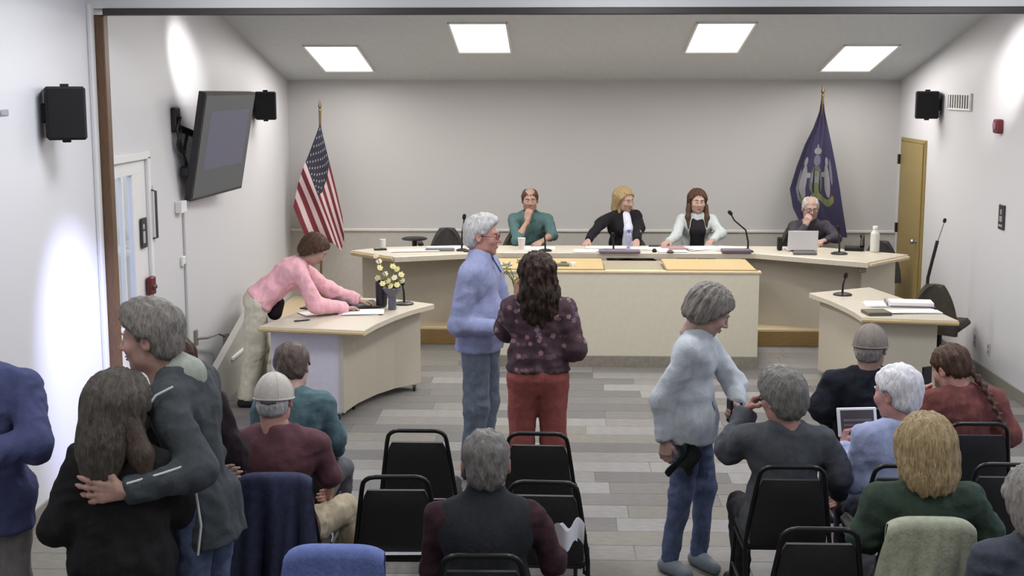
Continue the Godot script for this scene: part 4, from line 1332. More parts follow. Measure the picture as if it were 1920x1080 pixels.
	var bk := thing("binder", "thick grey binder of papers at the right of the side desk", "folder", Vector3(3.05, 0.761, -11.58), -0.12)
	obj("cover", Geo.new().box(Vector3(0, 0.006, 0), Vector3(0.40, 0.012, 0.22), 0.002).box(Vector3(-0.20, 0.022, 0), Vector3(0.012, 0.044, 0.22), 0.003), plain(Color(0.48, 0.45, 0.47), 0.5), bk)
	obj("pages", Geo.new().box(Vector3(0.01, 0.027, 0), Vector3(0.36, 0.030, 0.205), 0.002), M.paper, bk)
	# tall microphone on a floor stand behind the side desk
	var st := thing("microphone_stand", "tall thin microphone stand behind the brown chair at right", "microphone", Vector3(3.50, 0, -12.75))
	obj("base", Geo.new().lathe([Vector2(0.001, 0.03), Vector2(0.03, 0.03), Vector2(0.11, 0.015), Vector2(0.12, 0.0), Vector2(0.001, 0.0)], Vector3.ZERO, 20), M.black, st)
	obj("pole", Geo.new().tube([Vector3(0, 0.02, 0), Vector3(0.02, 0.85, 0)], 0.016, 8), M.black, st)
	obj("gooseneck", Geo.new().tube([Vector3(0.02, 0.84, 0), Vector3(0.05, 1.02, 0.02), Vector3(0.085, 1.20, 0.03)], 0.016, 8), M.black, st)
	obj("thin_neck", Geo.new().tube([Vector3(0.085, 1.19, 0.03), Vector3(0.12, 1.33, 0.05), Vector3(0.135, 1.385, 0.05)], 0.006, 8), plain(Color(0.62, 0.62, 0.64), 0.4, 0.4), st)
	obj("capsule", Geo.new().tube([Vector3(0.132, 1.375, 0.05), Vector3(0.137, 1.39, 0.05), Vector3(0.142, 1.415, 0.05)], [0.012, 0.018, 0.012], 10), M.black_matte, st)


# ------------------------------------------------------------------ chairs
func office_chair(at: Vector3, turn: float, label: String, m: Material, back_h: float, arms: bool) -> void:
	var t := thing("office_chair", label, "chair", at, turn, "upholstered chairs behind the desks")
	var back := Geo.new()
	var f := func(u: float, w: float) -> Vector3:
		var hw := 0.23 * pow(sin(clampf(w * 0.90 + 0.10, 0.0, 1.0) * PI * 0.5), 0.55)
		var y := back_h - 0.46 * w
		return Vector3((u * 2.0 - 1.0) * hw, y, 0.22 - 0.05 * (u * 2.0 - 1.0) * (u * 2.0 - 1.0) * -1.0 + 0.03 * (w - 0.5))
	back.sheet(f, 14, 12, 0.05)
	obj("backrest", back, m, t)
	obj("back_post", Geo.new().bar(Vector3(0, 0.40, 0.20), Vector3(0, back_h - 0.30, 0.27), 0.06, 0.02, 0.004), M.black, t)
	obj("seat", Geo.new().box(Vector3(0, 0.46, 0), Vector3(0.48, 0.08, 0.46), 0.03), m, t)
	obj("column", Geo.new().tube([Vector3(0, 0.10, 0), Vector3(0, 0.42, 0)], 0.028, 12), M.black, t)
	for k in 5:
		var a := TAU * k / 5.0 + 0.3
		var d := Vector3(cos(a), 0, sin(a))
		obj("foot", Geo.new().bar(Vector3(0, 0.105, 0), d * 0.27 + Vector3(0, 0.07, 0), 0.05, 0.03, 0.006), M.black, t)
		caster(d * 0.27, t)
	if arms:
		for s in [-1.0, 1.0]:
			var ar := obj("armrest", Geo.new().box(Vector3(0.29 * s, 0.70, 0.0), Vector3(0.07, 0.03, 0.26), 0.012), M.black, t)
			obj("arm_post", Geo.new().bar(Vector3(0.27 * s, 0.44, 0.02), Vector3(0.29 * s, 0.69, 0.02), 0.035, 0.03, 0.006), M.black, ar)


var stack_proto: Node3D

func make_stack_chair() -> Node3D:
	# faces -z; 0.88 high
	var t := thing("stacking_chair", "-", "chair", Vector3.ZERO, 0.0, "black stacking chairs in the public rows")
	var r := 0.0115
	var fr := []
	var lo := Vector3(0.205, 0.40, 0.195)
	var prof := []
	prof.append(Vector3(0.200, 0.02, 0.30)); prof.append(Vector3(0.203, 0.30, 0.235)); prof.append(Vector3(0.203, 0.47, 0.215))
	prof.append(Vector3(0.178, 0.66, 0.245)); prof.append(Vector3(0.158, 0.80, 0.275))
	for i in 5:
		var a := i / 4.0 * PI * 0.5
		prof.append(Vector3(0.154 - 0.06 * (1.0 - cos(a)), 0.82 + 0.048 * sin(a), 0.279 + 0.010 * sin(a)))
	for q in prof: fr.append(q)
	for i in range(prof.size() - 1, -1, -1):
		fr.append(Vector3(-prof[i].x, prof[i].y, prof[i].z))
	obj("back_frame", Geo.new().tube(fr, r, 8), M.frame, t)
	# padded back: wider at the bottom, thicker in the middle
	var pad := Geo.new()
	var half := func(w: float) -> float: return lerpf(0.148, 0.192, w)
	var face := func(u: float, w: float, d: float) -> Vector3:
		var x := (u * 2.0 - 1.0)
		var bulge := (1.0 - pow(absf(x), 4.0)) * (1.0 - pow(absf(w * 2.0 - 1.0), 4.0))
		var corner := 1.0 - 0.10 * pow(absf(w * 2.0 - 1.0), 8.0)
		var y := 0.800 - 0.345 * w
		return Vector3(x * half.call(w) * corner, y, 0.268 - 0.058 * w + d * (0.012 + 0.016 * bulge))
	pad.grid(func(u: float, w: float) -> Vector3: return face.call(u, w, 1.0), 14, 12)
	pad.grid(func(u: float, w: float) -> Vector3: return face.call(1.0 - u, w, -1.0), 14, 12)
	for e in 2:
		pad.grid(func(u: float, w: float) -> Vector3: return face.call(float(e), w, lerpf(-1.0, 1.0, u if e == 0 else 1.0 - u)), 2, 12)
		pad.grid(func(u: float, w: float) -> Vector3: return face.call(u, float(e), lerpf(-1.0, 1.0, w if e == 1 else 1.0 - w)), 14, 2)
	obj("back_pad", pad, M.vinyl, t)
	obj("seat", Geo.new().box(Vector3(0, 0.445, -0.02), Vector3(0.40, 0.065, 0.42), 0.026), M.vinyl, t)
	obj("seat_frame", Geo.new().tube([Vector3(0.19, 0.405, 0.19), Vector3(0.195, 0.405, -0.20), Vector3(0.16, 0.405, -0.225), Vector3(-0.16, 0.405, -0.225), Vector3(-0.195, 0.405, -0.20), Vector3(-0.19, 0.405, 0.19)], r, 8), M.frame, t)
	for s in [-1.0, 1.0]:
		obj("leg", Geo.new().tube([Vector3(0.20 * s, 0.405, -0.16), Vector3(0.215 * s, 0.02, -0.24)], r, 8), M.frame, t)
		obj("side_brace", Geo.new().tube([Vector3(0.205 * s, 0.22, 0.245), Vector3(0.208 * s, 0.22, -0.20)], 0.008, 6), M.frame, t)
		obj("rubber_foot", Geo.new().tube([Vector3(0.20 * s, 0.0, 0.305), Vector3(0.20 * s, 0.035, 0.296)], 0.015, 8), M.black_matte, t)
		obj("rubber_foot", Geo.new().tube([Vector3(0.2155 * s, 0.0, -0.244), Vector3(0.2145 * s, 0.035, -0.237)], 0.015, 8), M.black_matte, t)
	return t


func stack_chair(x: float, z: float, turn: float, label: String) -> Node3D:
	if stack_proto == null:
		stack_proto = make_stack_chair()
		stack_proto.position = Vector3(x, 0, z)
		stack_proto.rotation.y = turn
		stack_proto.set_meta("label", label)
		return stack_proto
	return dup(stack_proto, Vector3(x, 0, z), turn, label)


# a garment hung over a chair back at (x, z): front hem, over the top, down the back
func draped(called: String, x: float, z: float, turn: float, m: Material, label: String, cat: String, top: float, w0: float, w1: float, drop: float, folds: float, lean: float) -> void:
	var g := Geo.new()
	g.sheet(func(u: float, w: float) -> Vector3:
		var sx := u * 2.0 - 1.0
		# w: 0 front hem, .25 top, 1 back hem
		var y: float
		var zz: float
		if w < 0.22:
			y = top - 0.012 - (0.22 - w) / 0.22 * 0.24
			zz = 0.225 + lean * 0.3 - (0.22 - w) * 0.02
		elif w < 0.36:
			var a := (w - 0.22) / 0.14 * PI
			y = top - 0.012 + 0.022 * sin(a)
			zz = 0.280 - 0.040 * cos(a)
		else:
			var k := (w - 0.36) / 0.64
			y = top - 0.012 - k * drop
			zz = 0.322 - 0.03 * k + 0.045 * k * k
		var k2 := clampf((w - 0.30) / 0.70, 0.0, 1.0)
		var half := lerpf(w0, w1, pow(k2, 0.8))
		y -= 0.030 * pow(absf(sx), 4.0)
		zz += folds * k2 * (sin(sx * 7.5 + 0.8) * 0.6 + 0.45 * sin(sx * 15.0 + k2 * 2.0 + 2.0)) - 0.03 * sx * sx * k2
		return Vector3(sx * half + 0.012 * sin(k2 * 4.0 + sx * 3.0), y, zz), 44, 40, 0.007)
	var o := solo(called, g, m, label, cat, Vector3(x, 0, z), turn)


func build_chairs() -> void:
	office_chair(Vector3(-1.30, 0.18, -15.08), 0.15, "grey-brown padded chair standing empty at the left of the dais", M.office, 0.90, true)
	office_chair(Vector3(-0.46, 0.18, -14.98), 0.0, "dark brown padded chair that the man in the teal shirt sits on", M.office_brown, 0.88, false)
	office_chair(Vector3(0.82, 0.18, -14.98), 0.0, "padded chair that the woman in the black jacket sits on", M.office, 0.80, false)
	office_chair(Vector3(1.49, 0.18, -14.98), 0.0, "padded chair that the long-haired woman sits on", M.office, 0.80, false)
	office_chair(Vector3(2.62, 0.18, -14.98), 0.0, "padded chair that the man behind the silver laptop sits on", M.office, 0.98, false)
	office_chair(Vector3(3.50, 0.18, -14.85), 0.0, "low grey padded chair at the right end of the dais", M.office, 0.80, false)
	office_chair(Vector3(3.55, 0.0, -12.40), -0.5, "dark brown padded chair behind the side desk at right", M.office_brown, 0.86, false)
	var ar := thing("arm_rest_stand", "black T-shaped arm rest rising behind the left end of the dais", "arm rest", Vector3(-1.62, 0.18, -14.75))
	obj("pad", Geo.new().lathe([Vector2(0.001, 0.03), Vector2(0.12, 0.025), Vector2(0.15, 0.012), Vector2(0.13, 0.0), Vector2(0.001, -0.005)], Vector3(0, 0.775, 0), 24), M.black, ar)
	obj("post", Geo.new().tube([Vector3(0, 0.0, 0), Vector3(0, 0.78, 0)], 0.028, 10).lathe([Vector2(0.001, 0.02), Vector2(0.12, 0.01), Vector2(0.13, 0.0), Vector2(0.001, 0.0)], Vector3.ZERO, 18), M.black, ar)
	# the public rows; the z given is that of the seat
	var rows := [
		[-0.745, -7.07, 0.0, "empty black stacking chair left of centre, the nearer to the dais of two in line"],
		[-0.760, -6.23, 0.02, "empty black stacking chair left of the man in the dark vest, papers on its seat"],
		[-0.100, -7.03, -0.03, "empty black stacking chair directly behind the woman in rust trousers"],
		[-0.060, -6.17, -0.02, "empty black stacking chair straight ahead of the man in the dark vest"],
		[-0.300, -5.20, 0.02, "black stacking chair that the man in the dark vest sits on"],
		[1.110, -6.46, 0.0, "black stacking chair that the person in the grey sweater sits on"],
		[1.070, -5.56, 0.0, "empty black stacking chair at the bottom edge right of the aisle"],
		[1.660, -6.50, 0.0, "black stacking chair that the white-haired man sits on"],
		[2.250, -7.32, 0.0, "black stacking chair that the girl with the braid sits on"],
		[2.160, -6.54, -0.02, "empty black stacking chair behind the girl with the braid"],
		[-0.850, -5.15, 0.0, "stacking chair with a periwinkle jacket over its back"],
		[-1.310, -6.11, 0.06, "stacking chair with a navy jacket over its back"],
		[1.520, -5.58, 0.0, "stacking chair with a cream coat over its back"],
		[-1.420, -6.98, 0.0, "black stacking chair that the person in the teal shirt sits on"],
		[1.780, -7.62, 0.0, "black stacking chair that the man in the navy jacket sits on"],
		[1.830, -4.98, 0.0, "black stacking chair under the person at the right edge"],
	]
	for r in rows:
		stack_chair(r[0], r[1], r[2], r[3])
	draped("jacket", -1.310, -6.11, 0.06, cloth(Color(0.185, 0.205, 0.315), 0.12), "navy blue jacket hung over the chair back behind the man in the cream cap", "jacket", 0.900, 0.165, 0.240, 0.62, 0.075, 0.0)
	draped("jacket", -0.850, -5.15, 0.0, cloth(Color(0.365, 0.435, 0.690), 0.06), "periwinkle blue jacket hung over a chair back at the bottom edge", "jacket", 0.905, 0.180, 0.250, 0.60, 0.015, 0.0)
	draped("coat", 1.520, -5.58, 0.0, cloth(Color(0.640, 0.655, 0.540), 0.08), "cream coat hung over the chair back of the woman in green", "coat", 0.900, 0.165, 0.260, 0.55, 0.030, 0.0)
	# papers on the seats
	var seat_y := 0.479
	sheet_stack(Vector3(-0.735, seat_y, -6.90), 0.2, Vector2(0.24, 0.15), 1, "single white paper on the chair seat farther from the seats, left of centre")
	sheet_stack(Vector3(-0.755, seat_y, -6.03), 0.05, Vector2(0.30, 0.12), 2, "white papers on the seat of the chair left of the man in the dark vest")


# ------------------------------------------------------------------ people
static func ell(p: Vector3, c: Vector3, r: Vector3) -> float:
	var q := (p - c) / r
	var k0 := q.length()
	var k1 := (q / r).length()
	return k0 * (k0 - 1.0) / maxf(k1, 1e-6)


static func seg(p: Vector3, a: Vector3, b: Vector3, r0: float, r1: float) -> float:
	var d := b - a
	var t := clampf((p - a).dot(d) / d.length_squared(), 0.0, 1.0)
	return (p - a - d * t).length() - lerpf(r0, r1, t)


static func smin(a: float, b: float, k: float) -> float:
	var h := maxf(k - absf(a - b), 0.0) / k
	return minf(a, b) - h * h * k * 0.25


static func smax(a: float, b: float, k: float) -> float:
	return -smin(-a, -b, k)


# a head about its middle, looking along -z, chin at -.118 and crown at .123
static func head_field(p: Vector3, fem: bool) -> float:
	var q := Vector3(absf(p.x), p.y, p.z)
	var d := ell(q, Vector3(0, 0.034, 0.014), Vector3(0.076, 0.088, 0.098))
	d = smin(d, ell(q, Vector3(0, -0.035, -0.022), Vector3(0.060 if fem else 0.064, 0.084, 0.070)), 0.03)
	d = smin(d, ell(q, Vector3(0.036, -0.070, -0.012), Vector3(0.022 if fem else 0.027, 0.030, 0.045)), 0.03)
	d = smin(d, (q - Vector3(0, -0.098, -0.068)).length() - (0.014 if fem else 0.019), 0.03)
	d = smin(d, ell(q, Vector3(0.040, -0.022, -0.062), Vector3(0.024, 0.022, 0.024)), 0.03)
	d = smin(d, seg(q, Vector3(0, 0.027, -0.086), Vector3(0.040, 0.026, -0.070), 0.010, 0.009), 0.018)
	d = smax(d, -((q - Vector3(0.031, 0.005, -0.101)).length() - 0.016), 0.014)
	d = smin(d, (q - Vector3(0.031, 0.004, -0.073)).length() - 0.0135, 0.006)
	d = smin(d, seg(q, Vector3(0, 0.014, -0.090), Vector3(0, -0.026, -0.112), 0.008, 0.0115 if not fem else 0.010), 0.012)
	d = smin(d, (q - Vector3(0.011, -0.030, -0.100)).length() - 0.0085, 0.008)
	d = smin(d, seg(q, Vector3(0, -0.058, -0.093), Vector3(0.020, -0.061, -0.082), 0.006, 0.004), 0.007)
	d = smin(d, seg(q, Vector3(0, -0.068, -0.091), Vector3(0.017, -0.067, -0.083), 0.0065, 0.005), 0.007)
	d = smax(d, -seg(q, Vector3(0, -0.0632, -0.1), Vector3(0.022, -0.064, -0.088), 0.002, 0.002), 0.004)
	var ear := ell(q, Vector3(0.081, -0.004, 0.012), Vector3(0.011, 0.031, 0.019))
	ear = smax(ear, -ell(q, Vector3(0.091, -0.002, 0.008), Vector3(0.008, 0.018, 0.009)), 0.006)
	d = smin(d, ear, 0.008)
	d = smin(d, seg(q, Vector3(0, -0.06, 0.022), Vector3(0, -0.15, 0.036), 0.053 if fem else 0.058, 0.052 if fem else 0.058), 0.03)
	return d


# hair about the same middle
static func hair_field(p: Vector3, o: Dictionary) -> float:
	var t: float = o.get("t", 0.012)
	var style: String = o.style
	var q := Vector3(absf(p.x), p.y, p.z)
	if o.has("capped"):
		# only the hair below the cap's rim
		var dc := smin(ell(p, Vector3(0, 0.0, 0.018), Vector3(0.080, 0.06, 0.100)), ell(p, Vector3(0, -0.03, 0.056), Vector3(0.066, 0.07, 0.054)), 0.03)
		dc = smax(dc, (p - Vector3(0, 0.068, -0.082)).dot(Vector3(0, -0.60, -0.80)) + q.x * 0.10, 0.02)
		dc = smax(dc, -0.075 - p.y, 0.02)
		dc = smax(dc, p.y - 0.016, 0.01)
		return smax(dc, -ell(q, Vector3(0.088, -0.01, 0.004), Vector3(0.03, 0.036, 0.028)), 0.01)
	var d := ell(p, Vector3(0, 0.037, 0.016), Vector3(0.078 + t, 0.088 + t, 0.100 + t))
	var line: float = o.get("line", 0.068)      # height of the hairline over the brow
	var low: float = o.get("low", -0.075)
	# the face stays free: in front of a slanting plane from brow to ear
	var face := (p - Vector3(0, line, -0.082)).dot(Vector3(0, -0.60, -0.80)) + q.x * 0.10
	if style == "short" or style == "bald":
		d = smin(d, ell(p, Vector3(0, -0.03, 0.058), Vector3(0.062 + t * 0.6, 0.07, 0.050 + t * 0.5)), 0.03)
		d = smin(d, seg(q, Vector3(0.079, 0.02, -0.022), Vector3(0.077, -0.03, -0.026), 0.008 + t * 0.3, 0.004), 0.02)
		d = smax(d, face, 0.02)
		d = smax(d, low - p.y, 0.02)
		d = smax(d, -ell(q, Vector3(0.088, -0.01, 0.004), Vector3(0.03, 0.036, 0.028)), 0.01)
		if style == "bald":
			d = smax(d, -ell(p, Vector3(0, 0.145, -0.02), Vector3(0.062, 0.085, 0.10)), 0.02)
	elif style == "wavy":
		# a full swept top
		d = smin(d, ell(p, Vector3(0, 0.075, -0.015), Vector3(0.078 + t * 0.5, 0.062 + t, 0.088 + t)), 0.03)
		d = smin(d, ell(p, Vector3(0, -0.025, 0.055), Vector3(0.070 + t * 0.6, 0.075, 0.056 + t * 0.5)), 0.03)
		d = smin(d, seg(q, Vector3(0.079, 0.02, -0.022), Vector3(0.077, -0.035, -0.026), 0.010 + t * 0.3, 0.005), 0.02)
		d = smax(d, face, 0.02)
		d = smax(d, low - p.y, 0.02)
		d = smax(d, -ell(q, Vector3(0.090, -0.012, 0.000), Vector3(0.03, 0.030, 0.026)), 0.01)
	elif style == "bob":
		d = smin(d, ell(p, Vector3(0, -0.02 + low * 0.3, 0.030), Vector3(0.086 + t, 0.105 - low * 0.2, 0.078 + t)), 0.04)
		d = smin(d, seg(q, Vector3(0.078, 0.03, -0.030), Vector3(0.082, low, -0.030), 0.018 + t * 0.4, 0.022), 0.03)
		d = smax(d, face, 0.018)
		d = smax(d, -ell(p, Vector3(0, -0.05, -0.075), Vector3(0.066, 0.10, 0.055)), 0.012)
		d = smax(d, low - p.y - 0.01 * sin(p.x * 130.0), 0.02)
	elif style == "long":
		d = smin(d, seg(p, Vector3(0, 0.02, 0.05), Vector3(0, -0.10, 0.065), 0.085 + t, 0.080 + t), 0.05)
		var hw: float = o.get("wide", 0.06)
		var tail := ell(p, Vector3(0, low * 0.55, 0.085), Vector3(0.075 + hw, absf(low) * 0.62, 0.050 + t))
		d = smin(d, tail, 0.05)
		d = smin(d, seg(q, Vector3(0.078, 0.03, -0.030), Vector3(0.086, low * 0.55, -0.035), 0.018, 0.026), 0.03)
		d = smax(d, -ell(p, Vector3(0, -0.045, -0.075), Vector3(0.064, 0.12, 0.068)), 0.012)
		d = smax(d, face - maxf(0.0, -p.y - 0.02) * 0.8, 0.02)
	elif style == "pulled":
		d = ell(p, Vector3(0, 0.037, 0.018), Vector3(0.078 + t, 0.088 + t, 0.100 + t))
		d = smin(d, ell(p, Vector3(0, -0.02, 0.066), Vector3(0.062, 0.06, 0.046)), 0.03)
		d = smax(d, face, 0.02)
		d = smax(d, -ell(q, Vector3(0.088, -0.01, 0.002), Vector3(0.03, 0.034, 0.026)), 0.01)
		d = smax(d, -0.07 - p.y, 0.02)
		if o.has("bun"):
			d = smin(d, (p - Vector3(0, 0.03, 0.135)).length() - 0.042, 0.015)
	if style == "wavy" or style == "short":
		d += 0.0035 * sin(p.x * 150.0 + p.z * 60.0) * sin(p.z * 90.0 + p.y * 40.0)
	else:
		var an := atan2(p.x, p.z)
		d += 0.0040 * sin(an * 17.0 + p.y * 9.0) + 0.0022 * sin(an * 41.0 - p.y * 14.0)
		if o.has("curl"):
			d += float(o.curl) * sin(p.y * 52.0 + an * 9.0 + 3.0 * sin(p.x * 23.0)) * sin(an * 11.0 + 2.0 * sin(p.y * 17.0))
	return d


# a right hand from the wrist: fingers along -y, palm towards -x, thumb towards -z
func hand_job(pose: String, side: float) -> Job:
	var j := Job.new()
	j.cell = 0.0042
	j.k = 0.012
	var f := func(p: Vector3) -> Vector3: return Vector3(p.x * side, p.y, p.z)
	var bends: Dictionary = {"relaxed": [22.0, 30.0, 18.0], "flat": [6.0, 8.0, 5.0], "spread": [8.0, 12.0, 8.0], "grip": [62.0, 78.0, 45.0], "curl": [38.0, 52.0, 30.0]}
	var bend: Array = bends[pose]
	var fan: float = {"spread": 9.0, "flat": 2.5}.get(pose, 1.0)
	j.cap(f.call(Vector3(0, 0.03, 0)), f.call(Vector3(0, -0.012, 0)), 0.023, 0.023)
	var roots := [-0.030, -0.010, 0.0115, 0.0310]
	for i in 4:
		j.cap(f.call(Vector3(0, -0.008, roots[i] * 0.55)), f.call(Vector3(0.003, -0.082 + absf(i - 1.2) * 0.004, roots[i])), 0.0145, 0.0115)
	var lens := [[0.043, 0.026, 0.021], [0.048, 0.030, 0.022], [0.044, 0.028, 0.021], [0.034, 0.021, 0.018]]
	for i in 4:
		var p := Vector3(0.003, -0.086 + absf(i - 1.2) * 0.004, roots[i])
		var ang := 0.0
		var out := deg_to_rad(fan * (i - 1.4))
		for s in 3:
			ang += deg_to_rad(bend[s] + i * 3.0)
			var d := Vector3(-sin(ang), -cos(ang) * cos(out), cos(ang) * sin(out) + 0.0)
			var q: Vector3 = p + d.normalized() * lens[i][s]
			var r := 0.0098 - 0.0010 * s - (0.0012 if i == 3 else 0.0)
			j.cap(f.call(p), f.call(q), r, r - 0.0009)
			p = q
	var th := [Vector3(-0.004, -0.020, -0.020), Vector3(-0.010, -0.048, -0.046), Vector3(-0.016, -0.076, -0.062), Vector3(-0.022, -0.100, -0.068)]
	if pose == "grip" or pose == "curl":
		th = [Vector3(-0.004, -0.020, -0.020), Vector3(-0.022, -0.045, -0.040), Vector3(-0.044, -0.066, -0.038), Vector3(-0.056, -0.084, -0.022)]
	elif pose == "spread":
		th = [Vector3(-0.002, -0.018, -0.020), Vector3(-0.006, -0.042, -0.052), Vector3(-0.008, -0.062, -0.080), Vector3(-0.010, -0.080, -0.098)]
	for s in 3:
		j.cap(f.call(th[s]), f.call(th[s + 1]), [0.0165, 0.0125, 0.0108][s], [0.0125, 0.0108, 0.0095][s])
	return j


func prepare_people() -> void:
	var list := []
	for fem in [false, true]:
		var j := Job.new()
		j.cell = 0.0052
		j.fn = func(p: Vector3) -> float: return head_field(p, fem)
		j.span = AABB(Vector3(-0.11, -0.16, -0.14), Vector3(0.22, 0.30, 0.27))
		head_parts[fem] = j
		list.append(j)
	for pose in ["relaxed", "flat", "spread", "grip", "curl"]:
		for side in [1.0, -1.0]:
			var j := hand_job(pose, side)
			hand_parts[[pose, side]] = j
			list.append(j)
	run_jobs(list)


func hand_basis(d: Vector3, palm: Vector3, side: float) -> Basis:
	var y := -d.normalized()
	var x := (-palm if side > 0.0 else palm)
	x = (x - y * x.dot(y)).normalized()
	return Basis(x, y, x.cross(y))


# Everything in metres from `at`, along the room's axes. `turn` is where the pelvis faces (0 = towards the dais).
func person(label: String, at: Vector3, turn: float, h: float, o: Dictionary) -> Dictionary:
	var root := thing("person", label, "person", at)
	var fem: bool = o.get("fem", false)
	var sit: bool = o.get("sit", false)
	var s := h / 1.75
	var g: float = o.get("girth", 1.0)
	var fwd := Vector3(-sin(turn), 0, -cos(turn))
	var rt := Vector3(cos(turn), 0, -sin(turn))
	var hc: Vector3 = Vector3(0, (o.get("seat", 0.45) + 0.085) if sit else 0.925 * s, 0) + o.get("hip", Vector3.ZERO)
	var up: Vector3 = (Vector3.UP + fwd * o.get("lean", 0.0) + rt * o.get("side", 0.0)).normalized()
	var tw: float = turn + o.get("twist", 0.0)
	var r2 := Vector3(cos(tw), 0, -sin(tw))
	r2 = (r2 - up * r2.dot(up)).normalized()
	var f2 := up.cross(r2)
	var wa := hc + up * 0.17 * s
	var ch: Vector3 = hc + up * 0.36 * s - f2 * o.get("hunch", 0.0) * 0.3
	var sc: Vector3 = hc + up * 0.485 * s + f2 * o.get("hunch", 0.0)
	var nb: Vector3 = sc + up * 0.052 * s
	var sw: float = (0.168 if fem else 0.185) * s * o.get("wide", 1.0)
	var sL: Vector3 = sc - r2 * sw + o.get("shL", Vector3.ZERO)
	var sR: Vector3 = sc + r2 * sw + o.get("shR", Vector3.ZERO)
	var rot: Vector3 = o.get("head", Vector3.ZERO)
	var hb := Basis.from_euler(Vector3(rot.x, turn + rot.y, rot.z))
	var hs: float = o.get("hs", 1.05)
	var hd: Vector3 = nb + up * 0.036 * s + hb.y * 0.099 * hs - hb.z * 0.018 * hs + o.get("headoff", Vector3.ZERO)
	var htf := Transform3D(hb * hs, hd)
	# arms
	var out := 0.05
	var eL: Vector3 = o.get("eL", sL + (Vector3.DOWN * 0.285 - r2 * out + (f2 * 0.05 if sit else -f2 * 0.02)) * s)
	var eR: Vector3 = o.get("eR", sR + (Vector3.DOWN * 0.285 + r2 * out + (f2 * 0.05 if sit else -f2 * 0.02)) * s)
	var wL: Vector3 = o.get("wL", eL + ((fwd * 0.20 + Vector3.DOWN * 0.10 + rt * 0.08) if sit else (Vector3.DOWN * 0.24 + f2 * 0.06)) * s)
	var wR: Vector3 = o.get("wR", eR + ((fwd * 0.20 + Vector3.DOWN * 0.10 - rt * 0.08) if sit else (Vector3.DOWN * 0.24 + f2 * 0.06)) * s)
	# legs
	var hL := hc - rt * 0.092 * s
	var hR := hc + rt * 0.092 * s
	var kL: Vector3; var kR: Vector3; var aL: Vector3; var aR: Vector3
	if sit:
		kL = o.get("kL", Vector3(hL.x, 0.0, hL.z) + fwd * 0.42 * s - rt * 0.06 + Vector3(0, hc.y - 0.03, 0))
		kR = o.get("kR", Vector3(hR.x, 0.0, hR.z) + fwd * 0.42 * s + rt * 0.06 + Vector3(0, hc.y - 0.03, 0))
		aL = o.get("aL", Vector3(kL.x, 0.085, kL.z) - fwd * 0.06)
		aR = o.get("aR", Vector3(kR.x, 0.085, kR.z) - fwd * 0.02)
	else:
		aL = o.get("aL", Vector3(hL.x, 0.085, hL.z) - rt * 0.02)
		aR = o.get("aR", Vector3(hR.x, 0.085, hR.z) + rt * 0.02)
		kL = o.get("kL", hL.lerp(aL, 0.50) + fwd * 0.025)
		kR = o.get("kR", hR.lerp(aR, 0.50) + fwd * 0.025)
	var fL: Vector3 = o.get("fL", fwd - rt * 0.2)
	var fR: Vector3 = o.get("fR", fwd + rt * 0.2)
	var quality: float = o.get("cell", 0.013)

	var sqv := f2 * 0.30
	var torso := func(j: Job, e: float, lower: float) -> void:
		j.cap(sL.lerp(sR, 0.18) - up * 0.040 * s, sR.lerp(sL, 0.18) - up * 0.040 * s, 0.054 * s + e, 0.054 * s + e)
		j.cap(sc - r2 * 0.055 * s - up * 0.012, sc + r2 * 0.055 * s - up * 0.012, 0.060 * s + e, 0.060 * s + e)
		j.cap(nb - up * 0.035, sL.lerp(sR, 0.14) - up * 0.012 * s, 0.052 * s + e * 0.7, 0.046 * s + e * 0.7)
		j.cap(nb - up * 0.035, sR.lerp(sL, 0.14) - up * 0.012 * s, 0.052 * s + e * 0.7, 0.046 * s + e * 0.7)
		j.cap(ch + up * 0.03 * s - r2 * 0.075 * s, ch + up * 0.03 * s + r2 * 0.075 * s, 0.108 * s + e, 0.108 * s + e, false, sqv)
		j.cap(wa - r2 * 0.050 * s * g, wa + r2 * 0.050 * s * g, 0.100 * s * g + e, 0.100 * s * g + e, false, f2 * 0.2 / g)
		j.cap(ch, wa, 0.125 * s + e, 0.115 * s * g + e, false, f2 * 0.2 / g)
		j.cap(hc + up * 0.02 - rt * 0.062 * s * g, hc + up * 0.02 + rt * 0.062 * s * g, 0.108 * s * g + e, 0.108 * s * g + e)
		if lower > 0.0:
			j.cap(hc - rt * 0.05 * s * g, hc - rt * 0.05 * s * g - up * lower, 0.110 * s * g + e, 0.118 * s * g + e)
			j.cap(hc + rt * 0.05 * s * g, hc + rt * 0.05 * s * g - up * lower, 0.110 * s * g + e, 0.118 * s * g + e)
		if o.has("belly"):
			j.cap(wa + f2 * 0.05 * s, hc + up * 0.06 + f2 * 0.06 * s, 0.11 * s * o.belly + e, 0.10 * s * o.belly + e)
		if fem:
			j.cap(ch + f2 * 0.070 * s - r2 * 0.068 * s + up * 0.01, ch + f2 * 0.075 * s - r2 * 0.062 * s - up * 0.01, 0.050 * s + e, 0.050 * s + e)
			j.cap(ch + f2 * 0.070 * s + r2 * 0.068 * s + up * 0.01, ch + f2 * 0.075 * s + r2 * 0.062 * s - up * 0.01, 0.050 * s + e, 0.050 * s + e)
	var arm := func(j: Job, e: float, sh: Vector3, el: Vector3, wr: Vector3, how: String, puff: float) -> void:
		if how == "none":
			return
		if how == "short":
			j.cap(sh, sh.lerp(el, 0.80), 0.055 * s + e, 0.052 * s + e * 1.6, true)
			return
		e -= 0.004
		sh = sh.lerp(el, 0.10)
		j.cap(sh, el, 0.053 * s + e + puff * 0.6, 0.041 * s + e + puff)
		if how == "elbow":
			j.cap(el, el.lerp(wr, 0.35), 0.041 * s + e + puff, 0.040 * s + e + puff, true)
		elif how == "long":
			j.cap(el, wr.lerp(el, 0.02), 0.041 * s + e + puff, 0.029 * s + e + puff, true)
